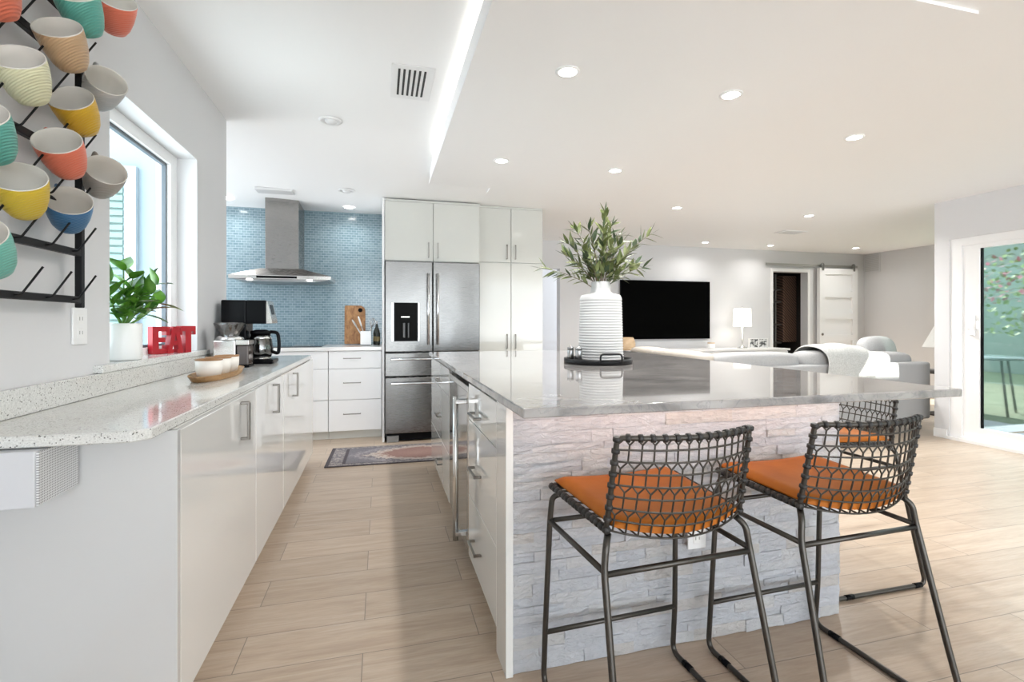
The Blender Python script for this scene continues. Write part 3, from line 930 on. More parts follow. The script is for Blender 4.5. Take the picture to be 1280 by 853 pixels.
# extractor hood
t = thing('range_hood', 'stainless steel chimney hood on the blue mosaic wall', 'range hood', (-0.94, 5.5, 1.55))
hx0, hx1, hy0 = -1.395, -0.475, 5.22
bm = new(); box(bm, -1.098, -0.792, 5.34, 5.72, 1.66, 2.40, bevel=0.002)
obj('chimney', bm, M_steelh, t)
bm = new()
bot = [bm.verts.new(p) for p in ((hx0, hy0, 1.60), (hx1, hy0, 1.60), (hx1, 5.72, 1.60), (hx0, 5.72, 1.60))]
top = [bm.verts.new(p) for p in ((-1.13, 5.31, 1.675), (-0.76, 5.31, 1.675), (-0.76, 5.72, 1.675), (-1.13, 5.72, 1.675))]
bm.faces.new(bot[::-1]); bm.faces.new(top)
for k in range(4): bm.faces.new((bot[k], bot[(k + 1) % 4], top[(k + 1) % 4], top[k]))
obj('canopy', bm, M_steelh, t)
bm = new()
b2 = [bm.verts.new(p) for p in ((hx0, hy0, 1.60), (hx1, hy0, 1.60), (hx1, 5.72, 1.60), (hx0, 5.72, 1.60))]
b3 = [bm.verts.new(p) for p in ((hx0 + 0.005, hy0 + 0.0, 1.565), (hx1 - 0.005, hy0, 1.565), (hx1 - 0.005, 5.72, 1.565), (hx0 + 0.005, 5.72, 1.565))]
bm.faces.new(b2); bm.faces.new(b3[::-1])
for k in range(4): bm.faces.new((b3[k], b3[(k + 1) % 4], b2[(k + 1) % 4], b2[k]))
fr = obj('fascia', bm, M_ss, t)
bx('control_panel', M_black, fr, -1.15, -0.79, hy0 - 0.003, hy0 + 0.001, 1.573, 1.594)
bm = new(); prism(bm, [(hx0 + 0.04, 1.564), (hx1 - 0.04, 1.564), (hx1 - 0.16, 1.545), (hx0 + 0.16, 1.545)], 'y', hy0 + 0.04, 5.68); obj('filter', bm, mat('hood_filter', (0.35, 0.35, 0.35), 0.35, 1.0), t)
for x in (-1.22, -0.68):
    bm = new(); lathe(bm, [(0, 0), (0.025, 0), (0.022, 0.003), (0, 0.003)], (x, hy0 + 0.03, 1.559), 16); obj('hood_lamp', bm, M_emit, t)

# things on the back counter
def board():
    bm = new()
    w, h = 0.215, 0.42
    pts = fillet([(-w / 2, 0, 0), (w / 2, 0, 0), (w / 2, 0, h), (-w / 2, 0, h)], 0.012, 3, True)
    pts = []
    for (cx, cz, r, a0) in ((w / 2 - 0.06, h - 0.06, 0.06, 0), (-w / 2 + 0.015, h - 0.015, 0.015, PI / 2), (-w / 2 + 0.01, 0.01, 0.01, PI), (w / 2 - 0.01, 0.01, 0.01, 1.5 * PI)):
        for k in range(7):
            a = a0 + PI / 2 * k / 6
            pts.append((cx + r * math.cos(a), cz + r * math.sin(a)))
    prism(bm, pts, 'y', -0.010, 0.010)
    return bm, w, h
bm, w, h = board()
t = thing('cutting_board', 'brown wooden cutting board leaning on the blue mosaic wall', 'cutting board', (-0.272, 5.66, 0.912))
t.rotation_euler = (-0.11, 0, 0)
obj('panel', bm, M_board, t, local=True)
bm = new()
tmp = []
lathe(bm, [(0, 0), (0.023, 0), (0.023, 0.0012), (0, 0.0012)], (0, 0, 0), 20)
bmesh.ops.rotate(bm, verts=bm.verts, cent=(0, 0, 0), matrix=Matrix.Rotation(PI / 2, 3, 'X'))
bmesh.ops.translate(bm, verts=bm.verts, vec=(0.055, -0.0102, 0.37))
obj('finger_hole', bm, M_black, t, local=True)
t = thing('utensil_crock', 'white square utensil crock in front of the cutting board', 'utensil holder', (-0.152, 5.46, 0.906))
bm = new()
for a in ((-0.205, -0.197, 5.41, 5.51), (-0.107, -0.099, 5.41, 5.51), (-0.197, -0.107, 5.41, 5.418), (-0.197, -0.107, 5.502, 5.51)):
    box(bm, *a, 0.907, 1.055)
box(bm, -0.205, -0.099, 5.41, 5.51, 0.906, 0.914)
obj('body', bm, M_porc, t)
M_ut = mat('grey_utensil', (0.55, 0.53, 0.50), 0.35, 0.5)
def utensil(name, label, base, tip, head):
    t = thing(name, label, 'utensil', base, group='utensils in the crock')
    bm = new(); tube(bm, [base, tip], 0.006, 6); obj('handle', bm, M_ut, t)
    d = (Vector(tip) - Vector(base)).normalized()
    if head == 'whisk':
        bm = new()
        for k in range(7):
            a = PI * k / 7
            s = Vector((math.cos(a), math.sin(a), 0)); s = (s - d * s.dot(d)).normalized()
            pts = [Vector(tip) + d * 0.11 * (1 - abs(q)) ** 0.6 * 1.0 + s * 0.032 * math.sin(PI * q) for q in [i / 8 for i in range(-8, 9)]]
            tube(bm, pts, 0.0022, 4)
        obj('wires', bm, M_chrome, t)
    elif head == 'spoon':
        bm = new(); cushion(bm, 0, 0, 0, 0.036, 0.010, 0.05, 5, 2.2, d.to_track_quat('Z', 'Y').to_matrix())
        bmesh.ops.translate(bm, verts=bm.verts, vec=Vector(tip) + d * 0.04); obj('head', bm, M_ut, t)
    else:
        bm = new(); cushion(bm, 0, 0, 0, 0.036, 0.008, 0.055, 5, 4, d.to_track_quat('Z', 'Y').to_matrix())
        bmesh.ops.translate(bm, verts=bm.verts, vec=Vector(tip) + d * 0.045); obj('head', bm, M_porc, t)
utensil('whisk', 'wire whisk leaning right in the white crock', (-0.13, 5.46, 0.92), (-0.098, 5.46, 1.085), 'whisk')
utensil('ladle', 'pale ladle leaning far left out of the crock', (-0.14, 5.44, 0.92), (-0.245, 5.44, 1.10), 'spoon')
utensil('spatula', 'grey white spatula leaning left over the cutting board', (-0.14, 5.475, 0.92), (-0.20, 5.475, 1.115), 'spatula')
t = thing('bottle', 'dark oil bottle with a white pourer beside the crock', 'bottle', (-0.042, 5.50, 0.906))
bm = new(); lathe(bm, [(0, 0), (0.034, 0), (0.036, 0.006), (0.036, 0.13), (0.030, 0.155), (0.014, 0.19), (0.013, 0.22), (0, 0.22)], (-0.042, 5.50, 0.906), 24); obj('body', bm, mat('dark_glass', (0.02, 0.025, 0.02), 0.1), t)
bm = new(); lathe(bm, [(0.0365, 0.04), (0.0368, 0.041), (0.0368, 0.09), (0.0365, 0.091)], (-0.042, 5.50, 0.906), 24); obj('paper_label', bm, mat('label', (0.20, 0.15, 0.06), 0.6), t)
bm = new(); lathe(bm, [(0, 0.22), (0.008, 0.22), (0.006, 0.24), (0.011, 0.25), (0, 0.258)], (-0.042, 5.50, 0.906), 16); obj('stopper', bm, M_chrome, t)

# ------------------------------------------------------------------ refrigerator and tall cabinets
FY = 4.87
fx0, fx1 = 0.036, 0.955
t = thing('refrigerator', 'stainless french door refrigerator with black dispenser', 'refrigerator', (0.5, 5.3, 0))
bx('body', mat('fridge_black_side', (0.03, 0.03, 0.032), 0.4), t, fx0 + 0.004, fx1 - 0.004, FY + 0.065, 5.65, 0.04, 1.735)
xm = 0.489
dl = bx('door', M_steel, t, fx0 + 0.004, xm - 0.004, FY, FY + 0.06, 0.864, 1.733, bevel=0.006)
dr = bx('door', M_steel, t, xm + 0.004, fx1 - 0.002, FY, FY + 0.06, 0.864, 1.733, bevel=0.006)
d1_ = bx('drawer', M_steel, t, fx0 + 0.004, fx1 - 0.002, FY, FY + 0.06, 0.630, 0.852, bevel=0.006)
d2_ = bx('drawer', M_steel, t, fx0 + 0.004, fx1 - 0.002, FY, FY + 0.06, 0.085, 0.618, bevel=0.006)
bm = new(); box(bm, fx0 + 0.02, fx1 - 0.02, FY + 0.03, FY + 0.07, 0.012, 0.075); obj('kick_grille', bm, M_black, t)
bm = new(); box(bm, fx0 + 0.02, fx0 + 0.13, FY + 0.005, FY + 0.06, 0.0, 0.06, bevel=0.004); obj('foot', bm, mat('fridge_foot', (0.22, 0.22, 0.22), 0.4), t)
bm = new(); box(bm, fx1 - 0.13, fx1 - 0.02, FY + 0.005, FY + 0.06, 0.0, 0.06, bevel=0.004); obj('foot', bm, mat('fridge_foot_right', (0.22, 0.22, 0.22), 0.4), t)
def round_handle(parent, p0, p1, out=(0, -1, 0), off=0.05, r=0.0105):
    bm = new(); O = Vector(out) * off
    p0, p1 = Vector(p0), Vector(p1)
    d = (p1 - p0).normalized()
    tube(bm, [p0 + O - d * 0.025, p1 + O + d * 0.025], r, 12)
    tube(bm, [p0, p0 + O], r * 0.9, 10); tube(bm, [p1, p1 + O], r * 0.9, 10)
    return obj('handle', bm, M_chrome, parent)
round_handle(dl, (xm - 0.045, FY, 0.955), (xm - 0.045, FY, 1.595))
round_handle(dr, (xm + 0.045, FY, 0.955), (xm + 0.045, FY, 1.595))
round_handle(d1_, (0.12, FY, 0.795), (0.86, FY, 0.795))
round_handle(d2_, (0.12, FY, 0.565), (0.86, FY, 0.565))
disp = bx('dispenser', mat('dispenser_black', (0.004, 0.004, 0.004), 0.5, spec=0.08), dl, 0.120, 0.348, FY - 0.004, FY + 0.001, 0.965, 1.335, bevel=0.002)
for a in ((0.098, 0.120, 0.965, 1.335), (0.348, 0.360, 0.965, 1.335)):
    bx('dispenser_trim', M_chrome, dl, a[0], a[1], FY - 0.006, FY + 0.001, a[2], a[3], bevel=0.002, seg=1)
bm = new()
for k in range(5):
    box(bm, 0.19 + k * 0.016, 0.202 + k * 0.016, FY - 0.0052, FY - 0.0042, 1.193, 1.203)
obj('display', bm, mat('lit_display', (0.8, 0.8, 0.8), 0.5, emit=(1, 1, 1), estr=1.2), dl)
bm = new(); box(bm, 0.205, 0.225, FY - 0.012, FY - 0.004, 1.0, 1.14, bevel=0.003); box(bm, 0.25, 0.262, FY - 0.012, FY - 0.004, 1.0, 1.14, bevel=0.003); obj('dispenser_paddle', bm, mat('dark_grey_paddle', (0.06, 0.06, 0.06), 0.3), dl)
bm = new(); box(bm, 0.895, 0.925, FY - 0.002, FY + 0.001, 0.27, 0.31); obj('badge', bm, M_chrome, d2_)

bm = new(); box(bm, 0.013, 0.033, 4.90, 5.718, 0.001, 2.335, bevel=0.001, seg=1)
o = obj('gable_board', bm, M_satin, origin=(0.022, 5.3, 0.001)); tag(o, 'tall narrow white side panel between mosaic wall and refrigerator', 'panel')
def tall_doors(name, label, x0, x1, yf, sections, crown=None):
    t = thing(name, label, 'cabinet', ((x0 + x1) / 2, 5.3, sections[0][0]))
    z0, z1 = sections[0][0], sections[-1][1]
    bx('carcass', M_gloss2, t, x0, x1, yf + 0.022, 5.70, z0, z1)
    xm = (x0 + x1) / 2
    for (a, b_, hz) in sections:
        for s in (0, 1):
            xa, xb = (x0 + 0.002, xm - 0.003) if s == 0 else (xm + 0.003, x1 - 0.002)
            d = bx('door', M_gloss2, t, xa, xb, yf, yf + 0.02, a + 0.003, b_ - 0.003, bevel=0.001, seg=1)
            bar_handle('handle', d, 'z', (xm + (-0.045 if s == 0 else 0.045), yf, hz), 0.15, (0, -1, 0), 0.03, 0.009)
    if crown: bx('crown_filler', M_gloss2, t, x0, x1, yf + 0.004, 5.70, z1, crown, bevel=0.001, seg=1)
    if z0 < 0.2: bx('toe_kick', M_toe, t, x0, x1, yf + 0.06, 5.70, 0.001, z0)
    return t
tall_doors('wall_cabinet', 'gloss pale grey two door cabinet above the refrigerator', 0.036, 0.957, 4.91, [(1.742, 2.315, 1.850)], 2.335)
tall_doors('pantry_cabinet', 'tall gloss pale grey pantry with four doors right of refrigerator', 0.962, 1.655, 5.0, [(0.08, 1.762, 0.95), (1.765, 2.325, 1.875)], 2.345)

# runner rug
def rugmat():
    m = mat('faded_persian_rug', (0.5, 0.45, 0.42), 0.95, spec=0.1)
    t, N, L, b = nt(m)
    v = coords(m)
    sp = N.new('ShaderNodeSeparateXYZ'); L.new(v, sp.inputs[0])
    def math_(op, a, c):
        n = N.new('ShaderNodeMath'); n.operation = op
        for i, q in enumerate((a, c)):
            if isinstance(q, (int, float)): n.inputs[i].default_value = q
            else: L.new(q, n.inputs[i])
        return n.outputs[0]
    ax = math_('ABSOLUTE', sp.outputs[0], 0); ay = math_('ABSOLUTE', sp.outputs[1], 0)
    ux, uy = math_('DIVIDE', ax, 0.44), math_('DIVIDE', ay, 0.25)
    dia = math_('ADD', math_('MULTIPLY', math_('SQRT', math_('ADD', math_('MULTIPLY', ux, ux), math_('MULTIPLY', uy, uy)), 0), 0.6), math_('MULTIPLY', math_('ADD', ux, uy), 0.4))
    edge = math_('MAXIMUM', math_('DIVIDE', ax, 0.75), math_('DIVIDE', ay, 0.30))
    n1 = noise(m, v, 34, 6, 0.7)
    d2 = math_('MULTIPLY', math_('ADD', dia, math_('MULTIPLY', math_('SUBTRACT', n1, 0.5), 0.9)), 0.72)
    med = ramp(m, d2, [(0.0, (0.34, 0.22, 0.19)), (0.50, (0.28, 0.17, 0.15)), (0.60, (0.50, 0.42, 0.37)), (0.72, (0.46, 0.40, 0.37)), (0.76, (0.13, 0.125, 0.145)), (0.86, (0.34, 0.31, 0.32)), (1.0, (0.20, 0.19, 0.21))])
    bord = ramp(m, edge, [(0.0, (0, 0, 0)), (0.80, (0, 0, 0)), (0.82, (1, 1, 1)), (1.0, (1, 1, 1))])
    c = mix(m, bord, med, ramp(m, noise(m, v, 46, 4, 0.7), [(0.4, (0.16, 0.15, 0.17)), (0.6, (0.40, 0.36, 0.34))]))
    line = ramp(m, edge, [(0.0, (0, 0, 0)), (0.79, (0, 0, 0)), (0.80, (1, 1, 1)), (0.825, (1, 1, 1)), (0.835, (0, 0, 0)), (0.955, (0, 0, 0)), (0.965, (1, 1, 1))])
    c = mix(m, line, c, (0.10, 0.09, 0.10))
    c = mix(m, 0.5, c, ramp(m, noise(m, v, 120, 3), [(0.35, (0.45,) * 3), (0.65, (1.1,) * 3)]), 'MULTIPLY')
    setcol(m, c)
    return m
bm = new(); box(bm, -0.75, 0.75, -0.30, 0.30, 0, 0.008, bevel=0.002, seg=1)
o = obj('runner_rug', bm, rugmat(), local=True); o.location = (0.325, 4.435, 0.001); o.rotation_euler = (0, 0, -0.02)
tag(o, 'faded pink and grey patterned runner rug on the floor before the refrigerator', 'rug')

# ------------------------------------------------------------------ island
IX0, IX1, IY0, IY1 = 0.40, 1.747, 1.546, 3.98
# core with stacked stone on front and right side
def ledger_mesh():
    bm = new()
    lay = bm.verts.layers.float.new('tint')
    rn = random.Random(11)
    z = 0.002
    def stone(o, u, w, z, h, d, tint, nu, nv):
        """rough block: u along the wall, d proud of it"""
        ss = max(2, int(w / 0.03)); tt = max(2, int(h / 0.014))
        grid = []
        for i in range(ss + 1):
            col = []
            for j in range(tt + 1):
                edge = (i in (0, ss)) or (j in (0, tt))
                dd = d + (rn.uniform(-0.0028, 0.0028)) - (0.002 if edge else 0)
                p = Vector(o) + Vector(u) * (w * i / ss) + Vector((0, 0, z + h * j / tt)) + Vector(nu) * dd
                v_ = bm.verts.new(p); v_[lay] = tint; col.append(v_)
            grid.append(col)
        for i in range(ss):
            for j in range(tt):
                bm.faces.new((grid[i][j], grid[i + 1][j], grid[i + 1][j + 1], grid[i][j + 1]))
        # sides back to the wall
        ring = [grid[i][0] for i in range(ss + 1)] + [grid[ss][j] for j in range(1, tt + 1)] + [grid[i][tt] for i in range(ss - 1, -1, -1)] + [grid[0][j] for j in range(tt - 1, 0, -1)]
        back = []
        for v_ in ring:
            q = v_.co.copy(); k = (q - Vector(o)).dot(Vector(nu)); q -= Vector(nu) * (k + 0.004)
            w_ = bm.verts.new(q); w_[lay] = tint; back.append(w_)
        m_ = len(ring)
        for i in range(m_):
            bm.faces.new((ring[i], back[i], back[(i + 1) % m_], ring[(i + 1) % m_]))
    row = 0
    while z < 0.876:
        h = rn.choice((0.026, 0.032, 0.036, 0.042))
        if z + h > 0.850: h = 0.878 - z
        for (o_, u_, n_, ln) in (((IX0 + 0.012, IY0 + 0.020, 0), (1, 0, 0), (0, -1, 0), IX1 - IX0 - 0.032), ((IX1 - 0.020, IY0 + 0.012, 0), (0, 1, 0), (1, 0, 0), IY1 - IY0 - 0.012)):
            a = 0.0
            first = True
            while a < ln - 1e-4:
                w = rn.uniform(0.07, 0.30)
                if first: w *= rn.uniform(0.5, 1.0); first = False
                if ln - a - w < 0.06: w = ln - a
                tint = min(1, max(0, rn.gauss(0.36, 0.24)))
                if rn.random() < 0.07: tint = 0.95
                p = Vector(o_) + Vector(u_) * a
                stone(p, u_, w - 0.0008, z, h - 0.0008, rn.uniform(0.010, 0.0165), tint, n_, None)
                a += w
        z += h
        row += 1
    return bm
t = thing('island_base', 'white split stone clad base of the kitchen island', 'island', ((IX0 + IX1) / 2, 2.76, 0))
bx('core', M_satin, t, 0.96, IX1 - 0.022, IY0 + 0.022, IY1, 0.001, 0.878)
obj('stone_cladding', ledger_mesh(), M_ledger, t)
bm = new(); box(bm, IX0 - 0.013, IX0 + 0.011, IY0 - 0.002, 1.680, 0.001, 0.878, bevel=0.001, seg=1); box(bm, IX0 + 0.011, 0.958, IY0 + 0.021, 1.680, 0.001, 0.878)
obj('end_panel', bm, M_gloss, t)

# quartzite slab
bm = new(); box(bm, 0.372, 1.985, 1.292, 4.02, 0.880, 0.908, bevel=0.004)
o = obj('countertop', bm, M_quartzite, origin=(1.2, 2.7, 0.88)); tag(o, 'large polished grey veined stone island worktop', 'countertop')
# warm strip under the slab's front overhang
lb = bpy.data.lights.new('strip_light', 'AREA'); lb.shape = 'RECTANGLE'; lb.size = 1.3; lb.size_y = 0.012; lb.energy = 0.7; lb.color = (1, 0.74, 0.62)
bm = new(); box(bm, 0.43, 1.74, 1.440, 1.452, 0.876, 0.8798)
o = obj('led_strip', bm, mat('warm_led_strip', (1, 1, 1), 0.5, emit=(1, 0.75, 0.6), estr=3.0)); tag(o, 'warm strip light under the front overhang of the island worktop', 'light strip')
lo = bpy.data.objects.new('strip_light', lb); lo.location = (1.085, 1.446, 0.874); lo.rotation_euler = (0.55, 0, 0); C.objects.link(lo); lo.parent = o

# island drawers (facing the aisle, -X)
def island_drawers(label, y0, y1, hy):
    t = thing('drawer_cabinet', label, 'cabinet', (0.68, (y0 + y1) / 2, 0))
    bx('carcass', M_gloss, t, IX0 + 0.012, 0.956, y0, y1, 0.08, 0.872)
    bx('toe_kick', M_toe, t, IX0 + 0.05, 0.956, y0, y1, 0.001, 0.079)
    for (a, c) in ((0.084, 0.360), (0.364, 0.702), (0.706, 0.866)):
        d = bx('drawer', M_gloss, t, IX0 - 0.012, IX0 + 0.008, y0 + 0.002, y1 - 0.002, a, c, bevel=0.0012, seg=1)
        hz = {0.084: 0.208, 0.364: 0.522, 0.706: 0.755}[a]
        bar_handle('handle', d, 'y', (IX0 - 0.012, hy, hz), 0.15, (-1, 0, 0), 0.032, 0.011)
    return t
island_drawers('gloss white three drawer unit at the near end of the island', 1.684, 2.245, 2.03)
island_drawers('gloss white three drawer unit at the far end of the island', 2.925, 3.975, 3.36)
t = thing('wine_cooler', 'under counter cooler with mirrored glass door and long steel handle', 'cooler', (0.68, 2.58, 0))
bx('body', M_black, t, IX0 + 0.03, 0.956, 2.252, 2.918, 0.001, 0.868)
dd = bx('door', M_ss, t, IX0 - 0.012, IX0 + 0.026, 2.256, 2.914, 0.09, 0.848, bevel=0.003)
bx('glass', M_cooler, dd, IX0 - 0.0135, IX0 - 0.011, 2.285, 2.885, 0.12, 0.82)
bm = new()
tube(bm, [(IX0 - 0.064, 2.305, 0.13), (IX0 - 0.064, 2.305, 0.80)], 0.013, 14)
box(bm, IX0 - 0.066, IX0 - 0.012, 2.29, 2.32, 0.765, 0.785, bevel=0.002, seg=1); box(bm, IX0 - 0.066, IX0 - 0.012, 2.29, 2.32, 0.150, 0.170, bevel=0.002, seg=1)
obj('handle', bm, M_chrome, dd)
outlet('white outlet set into the stone of the island base', (1.07, 1.5235, 0.407), 'y')

# tray, vase, shakers
TC = Vector((1.213, 2.655, 0.909))
t = thing('round_tray', 'round black metal tray with a wire handle on the island', 'tray', TC)
bm = new(); R = 0.195
lathe(bm, [(0, 0), (R, 0), (R, 0.030), (R - 0.006, 0.030), (R - 0.006, 0.005), (0, 0.005)], TC, 56); obj('body', bm, M_blackmet, t)
for sg in (-1, 1):
    a = -1.62 if sg < 0 else PI - 1.62
    c_ = TC + Vector((math.cos(a) * R, math.sin(a) * R, 0)); tg = Vector((-math.sin(a), math.cos(a), 0))
    bm = new(); tube(bm, fillet([c_ - tg * 0.062 + Vector((0, 0, 0.012)), c_ - tg * 0.062 + Vector((0, 0, 0.062)), c_ + tg * 0.062 + Vector((0, 0, 0.062)), c_ + tg * 0.062 + Vector((0, 0, 0.012))], 0.02), 0.0055, 8); obj('handle', bm, M_blackmet, t)
VC = Vector((1.252, 2.70, 0.915))
t = thing('ceramic_vase', 'tall white ribbed bottle vase on the round black tray', 'vase', VC)
def vprof(z):
    if z < 0.375: return 0.132 - 0.018 * (z / 0.375)
    return 0
prof = [(0, 0), (0.128, 0), (0.131, 0.004)]
k = 0
z = 0.010
while z < 0.366:
    r = 0.132 - 0.010 * z / 0.366
    prof += [(r - 0.0045, z), (r, z + 0.005), (r, z + 0.011)]
    z += 0.0155
prof += [(0.119, 0.375), (0.114, 0.386), (0.098, 0.392), (0.070, 0.399), (0.060, 0.408), (0.056, 0.43), (0.056, 0.464), (0.053, 0.467), (0.048, 0.463), (0.048, 0.41), (0, 0.40)]
bm = new(); lathe(bm, prof, VC, 56); obj('body', bm, mat('matte_white_ceramic', (0.56, 0.56, 0.555), 0.6), t)
M_shk = mat('shaker_steel', (0.42, 0.42, 0.42), 0.3, 1.0); M_shl = mat('shaker_lid', (0.30, 0.30, 0.30), 0.3, 1.0)
for (dx, dy, lab) in ((-0.168, 0.0, 'small steel shaker on the tray, standing further back of the two'), (-0.142, -0.058, 'small steel shaker on the tray, standing nearer its front rim')):
    c_ = TC + Vector((dx, dy, 0.006))
    t = thing('shaker', lab, 'shaker', c_)
    bm = new(); lathe(bm, [(0, 0), (0.0185, 0), (0.0185, 0.070), (0.017, 0.074), (0, 0.074)], c_, 24); obj('body', bm, M_shk, t)
    bm = new(); lathe(bm, [(0, 0.074), (0.0185, 0.074), (0.0185, 0.086), (0.016, 0.088), (0.004, 0.089), (0.004, 0.097), (0, 0.098)], c_, 24); obj('lid', bm, M_shl, t)

# olive branches in the vase
t = thing('olive_branches', 'bunch of leafy olive branches standing in the white vase', 'plant', VC + Vector((0, 0, 0.41)))
rn = random.Random(21)
mouth = VC + Vector((0, 0, 0.45))
br_specs = []
side = Vector((0.967, -0.255, 0)); dep = Vector((0.255, 0.967, 0))
hand = [(-0.36, 0.10, 0.0), (-0.20, 0.26, 0.05), (-0.13, 0.22, -0.08), (-0.07, 0.34, 0.02), (0.02, 0.42, -0.04), (0.08, 0.37, 0.06), (0.12, 0.25, -0.06), (0.19, 0.20, 0.02), (0.30, 0.30, 0.0), (0.27, 0.11, 0.05), (-0.03, 0.25, 0.09), (0.05, 0.23, -0.10), (-0.16, 0.13, 0.08), (0.10, 0.13, -0.1), (-0.10, 0.15, -0.11), (0.14, 0.32, 0.1), (-0.22, 0.17, -0.05), (0.02, 0.17, 0.12), (-0.16, 0.33, -0.02), (0.0, 0.32, -0.09), (0.20, 0.12, -0.05)]
lfA, lfB = new(), new()
for (a, h, c_) in hand:
    tip = mouth + side * a + dep * c_ + Vector((0, 0, h))
    p0 = mouth + side * a * 0.09 + dep * c_ * 0.1 + Vector((0, 0, -0.03))
    mid = mouth + side * a * 0.42 + dep * c_ * 0.45 + Vector((0, 0, h * 0.68))
    pts = [p0 * (1 - q) ** 2 + mid * 2 * q * (1 - q) + tip * q * q for q in [i / 10 for i in range(11)]]
    bm = new(); tube(bm, pts, [0.0028 - 0.0018 * i / 10 for i in range(11)], 5)
    obj('branch', bm, M_twig, t)
    n = int(8 + 23 * (abs(a) + h) / 0.5 * 0.6)
    for i in range(n):
        q = 0.16 + 0.84 * (i + 0.5) / n
        k = min(9, int(q * 10)); f_ = q * 10 - k
        p = pts[k] * (1 - f_) + pts[k + 1] * f_
        d = (pts[k + 1] - pts[k]).normalized()
        s = d.orthogonal().normalized(); s = Matrix.Rotation(rn.uniform(0, 2 * PI), 3, d) @ s
        ld = d * rn.uniform(0.5, 1.0) + s * rn.uniform(0.5, 0.9)
        leaf(lfA if rn.random() < 0.72 else lfB, p, ld, (rn.uniform(-.4, .4), rn.uniform(-.6, 0), 1), rn.uniform(0.06, 0.10), rn.uniform(0.020, 0.029), 0.2, 4, rn.uniform(-0.1, 0.2))
    leaf(lfB, tip, pts[-1] - pts[-2], (0, 0, 1), 0.06, 0.012, 0.2, 4)
M_ol = mat('olive_foliage', (0.2, 0.27, 0.1), 0.5)
setcol(M_ol, ramp(M_ol, noise(M_ol, coords(M_ol), 16, 2), [(0.35, (0.085, 0.115, 0.03)), (0.65, (0.205, 0.235, 0.09))]))
obj('leaves', lfA, M_ol, t); obj('dark_leaves', lfB, M_olive2, t)

# ------------------------------------------------------------------ bar stools
def shell(u, v):
    """seat (v 0..1 front to fold) and back (v 1..2 fold to top)"""
    if v <= 1:
        hx = 0.222 + (0.205 - 0.222) * v
        y = 0.185 + (-0.135 - 0.185) * v
        z = 0.632 - 0.012 * v
        k = 1 - u * u
        return Vector((hx * u, y - k * 0.050 * v ** 2, z - k * (0.012 + 0.012 * v)))
    w = v - 1
    hx = 0.205 - 0.006 * w
    y = -0.135 - 0.045 * w
    z = 0.620 + 0.240 * w
    k = 1 - u * u
    bow = 0.050 + 0.012 * math.sin(PI * w)
    return Vector((hx * u, y - k * bow, z - k * 0.024 * (1 - w) ** 2))

